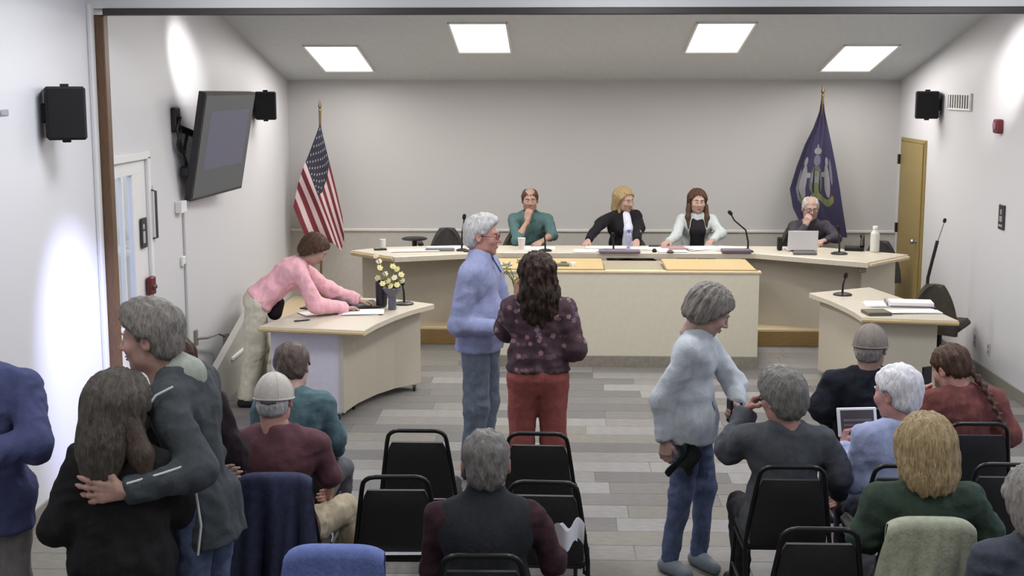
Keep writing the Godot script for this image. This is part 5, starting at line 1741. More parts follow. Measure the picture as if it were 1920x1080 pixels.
	# body: one continuous skin, with the head and the hands at a finer grid
	var b := Job.new()
	b.cell = 0.019
	b.k = 0.035
	torso.call(b, -0.016, 0.0)
	b.cap(nb - up * 0.03, hd - hb.y * 0.06 * hs + hb.z * 0.02, 0.054 * s if fem else 0.060 * s, 0.050 * s if fem else 0.056 * s)
	for q in [[sL, eL, wL], [sR, eR, wR]]:
		b.cap(q[0].lerp(q[1], 0.16), q[1], 0.038 * s, 0.030 * s)
		b.cap(q[1], q[1].lerp(q[2], 0.4), 0.030 * s, 0.033 * s)
		b.cap(q[1].lerp(q[2], 0.4), q[2], 0.033 * s, 0.023 * s)
	for q in [[hL, kL, aL], [hR, kR, aR]]:
		b.cap(q[0], q[1], 0.080 * s, 0.052 * s)
		b.cap(q[1], q[2], 0.050 * s, 0.034 * s)
	for q in [[aL, fL], [aR, fR]]:
		b.cap(q[0] + Vector3(0, -0.035, 0), q[0] + q[1].normalized() * 0.11 * s + Vector3(0, -0.05, 0), 0.030, 0.024)
	b.extra.append([head_parts[fem].result, htf])
	var mid: Vector3 = (sL + sR) * 0.5
	for q in [["L", wL, eL, -1.0, r2], ["R", wR, eR, 1.0, -r2]]:
		var hd_o: Dictionary = o.get("hand" + q[0], {})
		var dir: Vector3 = hd_o.get("dir", (q[1] - q[2]).normalized())
		var palm: Vector3 = hd_o.get("palm", q[4])
		b.extra.append([hand_parts[[hd_o.get("pose", "relaxed"), q[3]]].result, Transform3D(hand_basis(dir, palm, q[3]) * (s * (0.96 if fem else 1.04)), q[1])])
	soft("body", b, o.get("skin", M.skin), root)
	# clothes
	var top: Job = Job.new()
	var e0: float = o.get("thick", 0.012)
	top.cell = quality
	top.k = 0.045
	torso.call(top, e0, o.get("lower", 0.0))
	if o.get("high_neck", false):
		top.cap(nb - up * 0.03, nb + up * 0.035 * s + (hd - nb) * 0.18, 0.075 * s, 0.070 * s, true)
	else:
		top.cap(nb - up * 0.05, nb + up * 0.006, 0.080 * s, 0.074 * s, true)
	top.cut_count = top.a.size()
	top.cut_n = -up
	top.cut_d = -up.dot(hc + up * o.get("hem", -0.02))
	var sleeve: String = o.get("sleeve", "long")
	arm.call(top, e0 * 0.8, sL, eL, wL, sleeve, o.get("puff", 0.004))
	arm.call(top, e0 * 0.8, sR, eR, wR, sleeve, o.get("puff", 0.004))
	top.ripple = o.get("ripple", 0.013)
	top.crease = o.get("crease", 0.0065)
	top.seed_no = int(at.x * 100.0) + 7
	soft(o.get("top_name", "shirt"), top, o.top, root)
	if o.has("vest"):
		var vj := Job.new()
		vj.cell = quality
		vj.k = 0.045
		torso.call(vj, e0 + 0.014, 0.0)
		vj.cap(nb - up * 0.05, nb + up * 0.075, 0.090 * s, 0.082 * s, true)
		vj.cut_n = -up
		vj.cut_d = -up.dot(hc + up * -0.04)
		vj.cut_count = vj.a.size()
		vj.ripple = 0.006
		soft("vest", vj, o.vest, root)
	if o.has("collar"):
		var cj := Job.new()
		cj.cell = 0.009
		cj.k = 0.02
		var nd: Vector3 = (hd - hb.y * 0.06 * hs + hb.z * 0.02 - nb).normalized()
		cj.cap(nb - nd * 0.03, nb + nd * 0.045 * s, 0.088 * s, 0.069 * s, true)
		soft("collar", cj, o.collar, root)
	var tr := Job.new()
	tr.cell = quality * 1.1
	tr.k = 0.028
	var loose: float = o.get("loose", 0.0)
	tr.cap(hc + up * 0.02 - rt * 0.062 * s * g, hc + up * 0.02 + rt * 0.062 * s * g, 0.112 * s * g, 0.112 * s * g)
	tr.cap(hc + up * 0.05, hc + up * 0.12, 0.115 * s * g, 0.105 * s * g, true)
	for q in [[hL, kL, aL], [hR, kR, aR]]:
		tr.cap(q[0], q[1], 0.096 * s * lerpf(1.0, g, 0.5), 0.068 * s + loose)
		tr.cap(q[1], q[2] + Vector3(0, -0.02, 0), 0.068 * s + loose, 0.052 * s + loose * 1.3, true)
	tr.ripple = o.get("leg_ripple", 0.010)
	tr.crease = 0.006
	tr.seed_no = int(at.z * 100.0) + 3
	soft("trousers", tr, o.trousers, root)
	for q in [[aL, fL], [aR, fR]]:
		var f: Vector3 = q[1]
		f.y = 0.0
		f = f.normalized()
		var base: float = q[0].y - 0.085
		var sj := Job.new()
		sj.cell = 0.010
		sj.k = 0.03
		var a: Vector3 = Vector3(q[0].x, base, q[0].z)
		sj.cap(a - f * 0.035 + Vector3(0, 0.035, 0), a + f * 0.16 * s + Vector3(0, 0.030, 0), 0.040, 0.038)
		sj.cap(a + Vector3(0, 0.05, 0), a + f * 0.06 + Vector3(0, 0.045, 0), 0.043, 0.040)
		sj.planes = [[Vector3.DOWN, -(base + 0.002)]]
		soft("shoe", sj, o.get("shoes", M.shoe_dark), root)
	# hair, face
	if o.has("hair"):
		var hj := Job.new()
		var ho: Dictionary = o.hair
		hj.cell = ho.get("cell", 0.0066)
		hj.fn = func(p: Vector3) -> float: return hair_field(p, ho)
		var lowest: float = minf(ho.get("low", -0.075), -0.09) - 0.05
		if ho.style == "long": lowest = ho.low * 1.25 - 0.03
		hj.span = AABB(Vector3(-0.19, lowest, -0.15), Vector3(0.38, 0.21 - lowest, 0.36))
		if o.has("cap"):
			ho.capped = true
		hj.ripple = ho.get("tousle", 0.006)
		hj.ripple_freq = Vector3(24, 10, 24)
		var hm := soft("hair", hj, o.hair_mat, root)
		hm.transform = htf
	if o.get("face", true):
		var eyes := Geo.new()
		for sx in [-1.0, 1.0]:
			eyes.lathe([Vector2(0.0001, 0.0108), Vector2(0.006, 0.0090), Vector2(0.0098, 0.0046), Vector2(0.0108, 0.0), Vector2(0.0098, -0.0046), Vector2(0.0001, -0.0108)], Vector3(0.031 * sx, 0.004, -0.0782), 12)
			var iris := Geo.new()
			iris.lathe([Vector2(0.0001, 0.0014), Vector2(0.0050, 0.0004), Vector2(0.0056, -0.002)], Vector3(0.031 * sx, 0.0035, -0.0884), 12, Basis(Vector3.RIGHT, -PI / 2))
			var ir := obj("iris", iris, M.iris, root)
			ir.transform = htf
			var br := Geo.new()
			br.tube([Vector3(0.013 * sx, 0.0265, -0.0965), Vector3(0.028 * sx, 0.031, -0.0935), Vector3(0.045 * sx, 0.026, -0.079)], [0.0030, 0.0036, 0.0018], 6)
			var bo := obj("eyebrow", br, o.get("brow", o.get("hair_mat", M.iris)), root)
			bo.transform = htf
		var eo := obj("eyes", eyes, M.eye_white, root)
		eo.transform = htf
		var lp := Geo.new()
		lp.tube([Vector3(-0.021, -0.0612, -0.0835), Vector3(-0.009, -0.0575, -0.0972), Vector3(0, -0.0590, -0.0992), Vector3(0.009, -0.0575, -0.0972), Vector3(0.021, -0.0612, -0.0835)], [0.0015, 0.0040, 0.0036, 0.0040, 0.0015], 6)
		lp.tube([Vector3(-0.020, -0.0628, -0.0835), Vector3(-0.008, -0.0685, -0.0950), Vector3(0.008, -0.0685, -0.0950), Vector3(0.020, -0.0628, -0.0835)], [0.0015, 0.0046, 0.0046, 0.0015], 6)
		var lo := obj("lips", lp, M.lips, root)
		lo.transform = htf
	if o.has("glasses"):
		var gl := Geo.new()
		for sx in [-1.0, 1.0]:
			var ring := []
			for i in 16:
				var t := TAU * i / 16
				ring.append(Vector3(0.033 * sx + 0.024 * cos(t), 0.002 + 0.018 * sin(t), -0.107 + 0.010 * absf(cos(t)) * (1.0 if cos(t) * sx > 0.0 else 0.1)))
			gl.tube(ring, 0.0024, 6, true)
			gl.tube([Vector3(0.057 * sx, 0.006, -0.098), Vector3(0.078 * sx, 0.008, -0.060), Vector3(0.084 * sx, 0.010, 0.010), Vector3(0.083 * sx, -0.008, 0.030)], 0.0022, 6)
		gl.tube([Vector3(-0.010, 0.006, -0.109), Vector3(0, 0.009, -0.113), Vector3(0.010, 0.006, -0.109)], 0.0022, 6)
		var go := obj("glasses", gl, o.glasses, root)
		go.transform = htf
	if o.has("cap"):
		var dome := Geo.new()
		var cf := func(u: float, w: float) -> Vector3:
			var t := TAU * u
			var ph := w * 1.62
			var r := sin(ph)
			return Vector3(0.095 * r * sin(t), 0.014 + 0.124 * cos(ph), 0.014 - 0.115 * r * cos(t))
		dome.grid(cf, 32, 12)
		for i in 6:   # the seams of its panels
			var pts := []
			for k in 8:
				var q: Vector3 = cf.call((i + 0.5) / 6.0, 0.06 + k * 0.92 / 7.0)
				pts.append(q * 1.003)
			dome.tube(pts, 0.0016, 5)
		dome.lathe([Vector2(0.0001, 0.008), Vector2(0.006, 0.006), Vector2(0.008, 0.0)], Vector3(0, 0.137, 0.014), 10)
		var ring2 := []
		for i in 28:
			ring2.append(cf.call(i / 28.0, 0.985) + Vector3(0, 0.002, 0))
		dome.tube(ring2, 0.0045, 6, true)
		var co := obj("cap", dome, o.cap, root)
		co.transform = htf
		var bg := Geo.new()
		bg.sheet(func(u: float, w: float) -> Vector3:
			var x := (u - 0.5) * 0.150
			var zz := -0.088 - w * 0.075 * (1.0 - pow(absf(u - 0.5) * 2.0, 2.4) * 0.75) + absf(x) * absf(x) * 6.0
			return Vector3(x, 0.018 - w * 0.016 - x * x * 3.2, zz), 14, 6, 0.004)
		var bo2 := obj("brim", bg, o.get("brim", o.cap), root)
		bo2.transform = htf
		if o.has("strap"):
			var sg := Geo.new()
			sg.tube([Vector3(-0.036, 0.004, 0.1145), Vector3(0, 0.000, 0.1245), Vector3(0.036, 0.004, 0.1145)], 0.008, 6)
			var so := obj("strap", sg, o.strap, root)
			so.transform = htf
	return {"root": root, "head": htf, "sL": sL, "sR": sR, "eL": eL, "eR": eR, "wL": wL, "wR": wR, "hc": hc, "nb": nb, "sc": sc, "ch": ch, "wa": wa, "up": up, "r2": r2, "f2": f2, "fwd": fwd, "rt": rt, "s": s}


func floral() -> StandardMaterial3D:
	var m := picture(512, 512, func(im: Image) -> void:
		im.fill(Color(0.245, 0.165, 0.190))
		var r := RandomNumberGenerator.new()
		r.seed = 12
		for i in 26:
			var cx := r.randf() * 512.0
			var cy := r.randf() * 512.0
			var c: Color = [Color(0.60, 0.45, 0.50), Color(0.50, 0.40, 0.50), Color(0.66, 0.52, 0.52)][i % 3]
			var rot := r.randf() * TAU
			var big := r.randf_range(14.0, 26.0)
			for y in range(-30, 31):
				for x in range(-30, 31):
					var a := atan2(y, x) + rot
					if sqrt(float(x * x + y * y)) < big * (0.55 + 0.45 * absf(cos(a * 2.5))):
						im.set_pixel(posmod(int(cx) + x, 512), posmod(int(cy) + y, 512), c)
			for k in 2:
				var a2 := rot + 2.0 + k * 0.8
				for q in 26:
					for ww in range(-2, 3):
						im.set_pixel(posmod(int(cx + cos(a2) * (big + q) + ww), 512), posmod(int(cy + sin(a2) * (big + q)), 512), Color(0.28, 0.20, 0.20)), 0.9)
	m.uv1_triplanar = true
	m.uv1_scale = Vector3(2.3, 2.3, 2.3)
	return m


# a soft part shaped by a few capsules, added to a figure
func patch(called: String, p: Dictionary, caps: Array, m: Material, cell := 0.010, k := 0.03) -> MeshInstance3D:
	var j := Job.new()
	j.cell = cell
	j.k = k
	for c in caps:
		j.cap(c[0], c[1], c[2], c[3], c.size() > 4 and c[4])
	return soft(called, j, m, p.root)


func build_dais_people() -> void:
	var z := -14.74
	var on := 0.18
	# the man in teal, chin on his hand
	person("balding man in a teal shirt seated at the dais with his hand at his chin", Vector3(-0.33, on, z), PI, 1.76, {
		"sit": true, "seat": 0.47, "lean": 0.16, "girth": 1.1, "top": cloth(Color(0.24, 0.37, 0.37)), "trousers": cloth(Color(0.2, 0.2, 0.22)),
		"sleeve": "elbow", "eR": Vector3(-0.13, 0.82, 0.46), "wR": Vector3(-0.02, 1.03, 0.33), "handR": {"pose": "curl", "dir": Vector3(0.1, 0.9, -0.25), "palm": Vector3(0.4, 0.2, -1)},
		"eL": Vector3(0.25, 0.86, 0.22), "wL": Vector3(0.14, 0.82, 0.46), "handL": {"pose": "relaxed", "palm": Vector3(0, -1, 0)},
		"head": Vector3(-0.05, 0.05, 0.0), "hair": {"style": "bald", "t": 0.008}, "hair_mat": M.hair_brown, "skin": M.skin_tan, "cell": 0.015, "collar": cloth(Color(0.15, 0.24, 0.25))})
	var b := person("blonde woman in a black jacket and white blouse at the dais, turned to her left", Vector3(0.70, on, z), PI + 0.40, 1.70, {
		"fem": true, "sit": true, "seat": 0.50, "lean": 0.12, "side": 0.05, "top_name": "jacket", "top": cloth(Color(0.070, 0.065, 0.085)), "trousers": cloth(Color(0.1, 0.1, 0.12)), "thick": 0.016,
		"eR": Vector3(-0.25, 0.99, 0.22), "wR": Vector3(-0.39, 0.825, 0.42), "handR": {"pose": "relaxed", "palm": Vector3(0, -1, 0)},
		"eL": Vector3(0.17, 0.93, 0.16), "wL": Vector3(0.13, 0.825, 0.42), "handL": {"pose": "relaxed", "palm": Vector3(0, -1, 0)},
		"head": Vector3(-0.18, 0.25, -0.12), "hair": {"style": "long", "t": 0.012, "low": -0.19, "wide": 0.0}, "hair_mat": M.hair_blonde, "brow": M.hair_brown, "skin": M.skin, "cell": 0.015})
	patch("blouse", b, [[b.nb + b.f2 * 0.055 - b.up * 0.02, b.ch + b.f2 * 0.122, 0.050, 0.056], [b.ch + b.f2 * 0.122, b.wa + b.f2 * 0.11 - b.up * 0.04, 0.056, 0.062]], cloth(Color(0.82, 0.82, 0.90)), 0.010)
	var c := person("long-haired woman in a pale cardigan over black at the dais", Vector3(1.50, on, z), PI + 0.05, 1.66, {
		"fem": true, "sit": true, "seat": 0.49, "lean": 0.10, "top_name": "cardigan", "top": cloth(Color(0.68, 0.72, 0.72)), "trousers": cloth(Color(0.15, 0.15, 0.2)), "thick": 0.014,
		"eR": Vector3(-0.24, 0.86, 0.30), "wR": Vector3(-0.34, 0.825, 0.50), "handR": {"pose": "flat", "palm": Vector3(0, -1, 0)},
		"eL": Vector3(0.25, 0.88, 0.24), "wL": Vector3(0.13, 0.83, 0.46), "handL": {"pose": "curl", "palm": Vector3(0, -1, 0)},
		"head": Vector3(-0.08, 0.05, 0.03), "hair": {"style": "long", "t": 0.010, "low": -0.30, "wide": 0.015}, "hair_mat": M.hair_brown, "skin": M.skin, "cell": 0.015})
	patch("black_top", c, [[c.nb + c.f2 * 0.05 - c.up * 0.07 - c.r2 * 0.03, c.ch + c.f2 * 0.125 - c.r2 * 0.03, 0.050, 0.062], [c.nb + c.f2 * 0.05 - c.up * 0.07 + c.r2 * 0.03, c.ch + c.f2 * 0.125 + c.r2 * 0.03, 0.050, 0.062], [c.ch + c.f2 * 0.125, c.wa + c.f2 * 0.11 - c.up * 0.04, 0.075, 0.080]], cloth(Color(0.075, 0.065, 0.080)), 0.010)
	for s in [-1.0, 1.0]:
		patch("hair_lock", c, [[c.head * Vector3(0.088 * s, -0.04, -0.01), c.head * Vector3(0.100 * s, -0.16, -0.045), 0.026, 0.028], [c.head * Vector3(0.100 * s, -0.16, -0.045), c.head * Vector3(0.092 * s, -0.27, -0.085), 0.028, 0.012]], M.hair_brown, 0.007)
	var d := person("bespectacled man in a dark purple-grey jumper behind the silver laptop", Vector3(2.74, on, z - 0.02), PI, 1.66, {
		"sit": true, "seat": 0.42, "lean": 0.10, "hunch": 0.02, "girth": 1.1, "top": cloth(Color(0.225, 0.205, 0.245)), "trousers": cloth(Color(0.15, 0.15, 0.17)), "top_name": "jumper",
		"eR": Vector3(-0.20, 0.83, 0.34), "wR": Vector3(-0.08, 0.98, 0.28), "handR": {"pose": "curl", "dir": Vector3(0.3, 0.85, -0.1), "palm": Vector3(0.4, 0.1, -1)},
		"eL": Vector3(0.27, 0.84, 0.22), "wL": Vector3(0.10, 0.83, 0.42), "handL": {"pose": "relaxed", "palm": Vector3(0, -1, 0)},
		"head": Vector3(-0.12, 0.0, 0.0), "hair": {"style": "bald", "t": 0.006}, "hair_mat": M.hair_silver, "skin": M.skin, "glasses": M.frame, "cell": 0.015, "collar": cloth(Color(0.76, 0.66, 0.67))})


func build_standing_people() -> void:
	# woman in the pale jumper, walking to the right
	var p := person("grey-haired woman in a pale grey jumper and jeans walking right along the aisle", Vector3(0.725, 0, -7.12), -1.85, 1.60, {
		"fem": true, "girth": 1.1, "top": cloth(Color(0.655, 0.680, 0.695), 0.05), "top_name": "jumper", "trousers": M.denim, "hem": -0.10, "lower": 0.10, "thick": 0.018, "puff": 0.010,
		"hunch": 0.02, "eR": Vector3(-0.175, 0.99, 0.13), "wR": Vector3(-0.155, 0.775, 0.15), "handR": {"pose": "relaxed", "dir": Vector3(0.06, -1, 0.05), "palm": Vector3(0.4, 0, -1)},
		"eL": Vector3(0.25, 1.02, -0.12), "wL": Vector3(0.235, 0.95, 0.09), "handL": {"pose": "curl", "dir": Vector3(-0.1, -0.25, 0.9), "palm": Vector3(-1, 0, 0)},
		"aR": Vector3(-0.115, 0.085, 0.05), "aL": Vector3(0.060, 0.085, -0.06), "kR": Vector3(-0.055, 0.46, 0.08), "kL": Vector3(0.085, 0.46, -0.06), "fR": Vector3(0.6, 0, 0.8), "fL": Vector3(0.5, 0, 0.85),
		"head": Vector3(-0.50, 0.30, 0.0), "hair": {"style": "bob", "t": 0.026, "low": -0.075, "line": 0.052}, "hair_mat": hair_mat(Color(0.33, 0.31, 0.285), Color(0.56, 0.54, 0.51)), "shoes": M.shoe_grey, "ripple": 0.008, "crease": 0.004, "cell": 0.012})
	solo("phone", Geo.new().box(Vector3.ZERO, Vector3(0.016, 0.13, 0.070), 0.005).box(Vector3(0.009, 0.035, 0.018), Vector3(0.003, 0.03, 0.02), 0.001), M.black, "black phone in the front hand of the woman in the pale jumper", "phone", Vector3(0.725 + 0.185, 0.945, -7.12 + 0.165), 0.2)
	var sc := Geo.new()
	sc.sheet(func(u: float, w: float) -> Vector3: return Vector3((u - 0.5) * (0.09 + 0.07 * w) + 0.03 * sin(w * 5.0), -w * 0.15 - 0.03 * sin(u * 9.0) * w, 0.02 * sin(u * 8.0 + w * 3.0)), 14, 12, 0.006)
	solo("scarf", sc, cloth(Color(0.085, 0.110, 0.095)), "small dark green cloth hanging at the hip of the woman in the pale jumper", "scarf", Vector3(0.725 - 0.055, 0.775, -7.12 + 0.215), 0.2)

	# man in the blue pullover
	var m := person("tall grey-haired man in a blue pullover and glasses standing in front of the dais", Vector3(-0.535, 0, -8.85), -1.85, 1.82, {
		"belly": 0.98, "top": cloth(Color(0.50, 0.53, 0.68), 0.05), "top_name": "pullover", "trousers": cloth(Color(0.33, 0.375, 0.43), 0.08), "hem": -0.07, "lower": 0.05, "thick": 0.018, "puff": 0.012,
		"eR": Vector3(-0.130, 1.09, 0.19), "wR": Vector3(0.120, 1.085, 0.24), "handR": {"pose": "curl", "dir": Vector3(1, 0.02, 0.0), "palm": Vector3(0, 0, -1)},
		"eL": Vector3(0.16, 1.10, -0.22), "wL": Vector3(0.22, 1.08, 0.03), "handL": {"pose": "curl", "dir": Vector3(0.3, 0, 0.9), "palm": Vector3(-0.5, 0, 0.5)},
		"aR": Vector3(-0.060, 0.085, 0.07), "aL": Vector3(0.00, 0.085, -0.13), "loose": 0.014,
		"head": Vector3(-0.03, 0.15, 0.0), "hair": {"style": "wavy", "t": 0.014, "line": 0.078}, "hair_mat": M.hair_silver, "brow": M.hair_grey, "glasses": plain(Color(0.35, 0.06, 0.08), 0.4), "skin": skin(Color(0.76, 0.53, 0.46)), "high_neck": true, "ripple": 0.009, "crease": 0.004, "cell": 0.013})
	patch("zip_placket", m, [[m.nb + m.f2 * 0.078 + m.up * 0.02, m.ch + m.f2 * 0.150 + m.up * 0.09, 0.006, 0.006]], cloth(Color(0.20, 0.22, 0.36)), 0.004, 0.01)
	# woman in floral blouse
	var r := person("woman with long dark curly hair, floral blouse and rust trousers, seen from behind", Vector3(-0.130, 0, -7.98), 0.08, 1.66, {
		"fem": true, "girth": 1.12, "top": floral(), "top_name": "blouse", "trousers": cloth(Color(0.53, 0.245, 0.215), 0.06), "hem": 0.065, "thick": 0.020, "puff": 0.016, "loose": 0.014,
		"eR": Vector3(0.225, 1.08, 0.02), "wR": Vector3(0.15, 1.02, -0.20), "handR": {"pose": "curl"},
		"eL": Vector3(-0.195, 1.16, -0.14), "wL": Vector3(-0.130, 1.375, -0.24), "handL": {"pose": "grip", "dir": Vector3(0.15, 1, -0.15), "palm": Vector3(0.6, 0.1, -0.8)}, "sleeve": "elbow",
		"head": Vector3(0.0, 0.05, 0.03), "hair": {"style": "long", "t": 0.016, "low": -0.27, "wide": 0.045, "curl": 0.004, "tousle": 0.014}, "hair_mat": M.hair_dark, "skin": skin(Color(0.66, 0.46, 0.37)), "cell": 0.012})
	# the bouquet she holds up
	var bq := thing("flower_bunch", "small bunch of pale flowers held up by the woman in the floral blouse", "flowers", Vector3(-0.255, 1.40, -8.24))
	rng.seed = 71
	for i in 9:
		var e := Vector3(rng.randf_range(-0.09, 0.08), rng.randf_range(0.07, 0.20), rng.randf_range(-0.05, 0.05))
		obj("stem", Geo.new().tube([Vector3(0.005 * (i % 3), -0.10, 0), e * 0.5, e], 0.0028, 5), plain(Color(0.40, 0.45, 0.22), 0.7), bq)
		var bl := Geo.new()
		for k in 5:
			var a := TAU * k / 5.0 + i
			var dd := Vector3(cos(a), sin(a), 0.15)
			bl.tube([e, e + dd * 0.012 + Vector3(0, 0, 0.006), e + dd * 0.024], [0.003, 0.010, 0.003], 6)
		obj("blossom", bl, plain([Color(0.86, 0.84, 0.72), Color(0.84, 0.78, 0.50), Color(0.90, 0.88, 0.84)][i % 3], 0.7), bq)

	# woman in pink leaning over the rolling desk
	var k := person("woman in a pink jumper leaning over the rolling desk", Vector3(-2.53, 0, -10.88), -1.30, 1.64, {
		"fem": true, "lean": 1.15, "girth": 1.05, "top": cloth(Color(0.92, 0.66, 0.70), 0.07), "top_name": "jumper", "trousers": cloth(Color(0.80, 0.77, 0.67), 0.05), "hem": 0.02, "thick": 0.020, "puff": 0.012,
		"eR": Vector3(0.52, 0.86, 0.06), "wR": Vector3(0.74, 0.805, -0.14), "handR": {"pose": "relaxed", "dir": Vector3(0.8, -0.1, -0.5), "palm": Vector3(0, -1, 0)},
		"eL": Vector3(0.56, 0.92, -0.38), "wL": Vector3(0.80, 0.82, -0.42), "handL": {"pose": "relaxed", "dir": Vector3(0.9, -0.1, -0.2), "palm": Vector3(0, -1, 0)},
		"headoff": Vector3(0.02, 0.01, 0.0), "head": Vector3(-0.65, -0.10, 0.0), "hair": {"style": "bob", "t": 0.020, "low": -0.09}, "hair_mat": M.hair_brown, "loose": 0.020, "hs": 1.0, "cell": 0.013, "shoes": M.shoe_dark,
		"aR": Vector3(-0.08, 0.085, 0.10), "aL": Vector3(-0.03, 0.085, -0.10)})
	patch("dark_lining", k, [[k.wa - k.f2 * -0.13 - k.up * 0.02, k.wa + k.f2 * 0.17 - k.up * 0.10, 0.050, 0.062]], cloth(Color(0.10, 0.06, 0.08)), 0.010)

	# the couple greeting at the left
	var h := person("grey-haired man in a dark tracksuit jacket with white piping, arm round the woman", Vector3(-1.465, 0, -5.26), 1.38, 1.81, {
		"lean": 0.16, "girth": 0.94, "top": cloth(Color(0.23, 0.255, 0.265), 0.08), "top_name": "jacket", "trousers": M.denim, "hem": -0.16, "lower": 0.15, "thick": 0.018, "puff": 0.016,
		"eL": Vector3(0.065, 1.17, 0.26), "wL": Vector3(-0.185, 1.135, 0.425), "handL": {"pose": "spread", "dir": Vector3(-1, -0.02, 0.02), "palm": Vector3(0, 0, -1)},
		"eR": Vector3(-0.10, 1.24, -0.26), "wR": Vector3(-0.32, 1.26, -0.12), "handR": {"pose": "flat", "dir": Vector3(-0.7, 0, 0.7), "palm": Vector3(-0.6, 0, -0.6)},
		"headoff": Vector3(-0.075, -0.01, 0.0), "head": Vector3(-0.10, 0.14, 0.0), "hs": 1.12, "hair": {"style": "wavy", "t": 0.018, "line": 0.072, "low": -0.085}, "hair_mat": hair_mat(Color(0.34, 0.32, 0.30), Color(0.60, 0.58, 0.55)), "skin": skin(Color(0.79, 0.60, 0.53)), "brow": M.hair_grey,
		"collar": cloth(Color(0.60, 0.63, 0.57)), "ripple": 0.012, "cell": 0.011})
	# white piping on his jacket
	var pipe := plain(Color(0.78, 0.78, 0.76), 0.7)
	var ex: Vector3 = h.eL
	var wx: Vector3 = h.wL
	var side := Vector3(0.05, 0.62, 0.78).normalized()
	obj("piping", Geo.new().tube([ex + side * 0.070 + Vector3(-0.02, 0, 0), ex.lerp(wx, 0.45) + side * 0.066, ex.lerp(wx, 0.92) + side * 0.058], 0.0055, 6), pipe, h.root)
	obj("piping", Geo.new().tube([h.sL + Vector3(0.075, 0.045, 0.055), h.sL + Vector3(0.02, 0.02, 0.098), h.sL + Vector3(-0.03, -0.05, 0.104), h.sL + Vector3(-0.05, -0.14, 0.095)], 0.0055, 6), pipe, h.root)
	obj("piping", Geo.new().tube([h.wa + Vector3(0.055, 0.10, 0.185), h.wa + Vector3(0.050, -0.05, 0.196), h.hc + Vector3(0.045, -0.03, 0.205), h.hc + Vector3(0.030, -0.15, 0.212)], 0.0055, 6), pipe, h.root)
	obj("piping", Geo.new().tube([h.wa + Vector3(-0.10, 0.085, 0.165), h.wa + Vector3(-0.02, 0.090, 0.182), h.wa + Vector3(0.055, 0.085, 0.186)], 0.005, 6), pipe, h.root)
	var w := person("long-haired woman in a black blazer being hugged, seen from behind at the lower left", Vector3(-1.715, 0, -4.97), -0.20, 1.53, {
		"fem": true, "girth": 1.28, "top": cloth(Color(0.085, 0.080, 0.080), 0.06), "top_name": "blazer", "trousers": cloth(Color(0.09, 0.09, 0.10)), "hem": -0.20, "lower": 0.20, "thick": 0.022, "puff": 0.014,
		"eL": Vector3(-0.23, 0.96, 0.05), "wL": Vector3(-0.13, 0.95, -0.18), "eR": Vector3(0.20, 0.98, -0.12), "wR": Vector3(0.26, 1.04, -0.33), "handR": {"pose": "flat", "dir": Vector3(0.6, 0.1, -0.6), "palm": Vector3(0, 0, 1)},
		"head": Vector3(-0.12, -0.15, -0.06), "hs": 1.10, "hair": {"style": "long", "t": 0.022, "low": -0.25, "wide": 0.010}, "hair_mat": M.hair_ash, "cell": 0.011})
	patch("hair_lock", w, [[w.head * Vector3(0.075, -0.03, 0.06), w.nb + w.r2 * 0.135 - w.f2 * 0.055 - w.up * 0.02, 0.050, 0.046], [w.nb + w.r2 * 0.135 - w.f2 * 0.055 - w.up * 0.02, w.nb + w.r2 * 0.165 - w.f2 * 0.070 - w.up * 0.12, 0.046, 0.020]], hair_mat(Color(0.22, 0.18, 0.155), Color(0.36, 0.305, 0.265)), 0.009)
	person("brown-haired person in a black padded jacket, mostly hidden behind the hugging man", Vector3(-1.70, 0, -5.72), 0.45, 1.55, {
		"fem": true, "girth": 1.1, "top": cloth(Color(0.12, 0.085, 0.095), 0.15), "top_name": "padded_jacket", "trousers": cloth(Color(0.12, 0.12, 0.15)), "hem": -0.10, "lower": 0.08, "thick": 0.032, "puff": 0.028, "ripple": 0.016,
		"eR": Vector3(0.22, 1.02, -0.02), "wR": Vector3(-0.04, 0.96, -0.24), "head": Vector3(-0.1, 0.4, 0.0), "hair": {"style": "bob", "t": 0.016, "low": -0.08}, "hair_mat": M.hair_brown, "cell": 0.014})
	person("man in a blue shirt with folded arms at the left edge of the picture", Vector3(-2.43, 0, -5.36), -2.80, 1.78, {
		"girth": 1.1, "top": cloth(Color(0.265, 0.290, 0.470), 0.06), "trousers": cloth(Color(0.50, 0.48, 0.47)), "hem": -0.14, "lower": 0.12, "thick": 0.018, "puff": 0.014,
		"eL": Vector3(0.275, 1.195, 0.10), "wL": Vector3(0.03, 1.18, 0.27), "handL": {"pose": "flat", "dir": Vector3(-1, 0.1, 0), "palm": Vector3(0, 0, -1)},
		"eR": Vector3(-0.27, 1.20, 0.14), "wR": Vector3(0.02, 1.225, 0.22), "handR": {"pose": "curl", "dir": Vector3(1, 0.22, -0.1), "palm": Vector3(0.1, 0, -1)},
		"head": Vector3(0, 0.2, 0), "hair": {"style": "short", "t": 0.012}, "hair_mat": M.hair_pepper, "cell": 0.012})


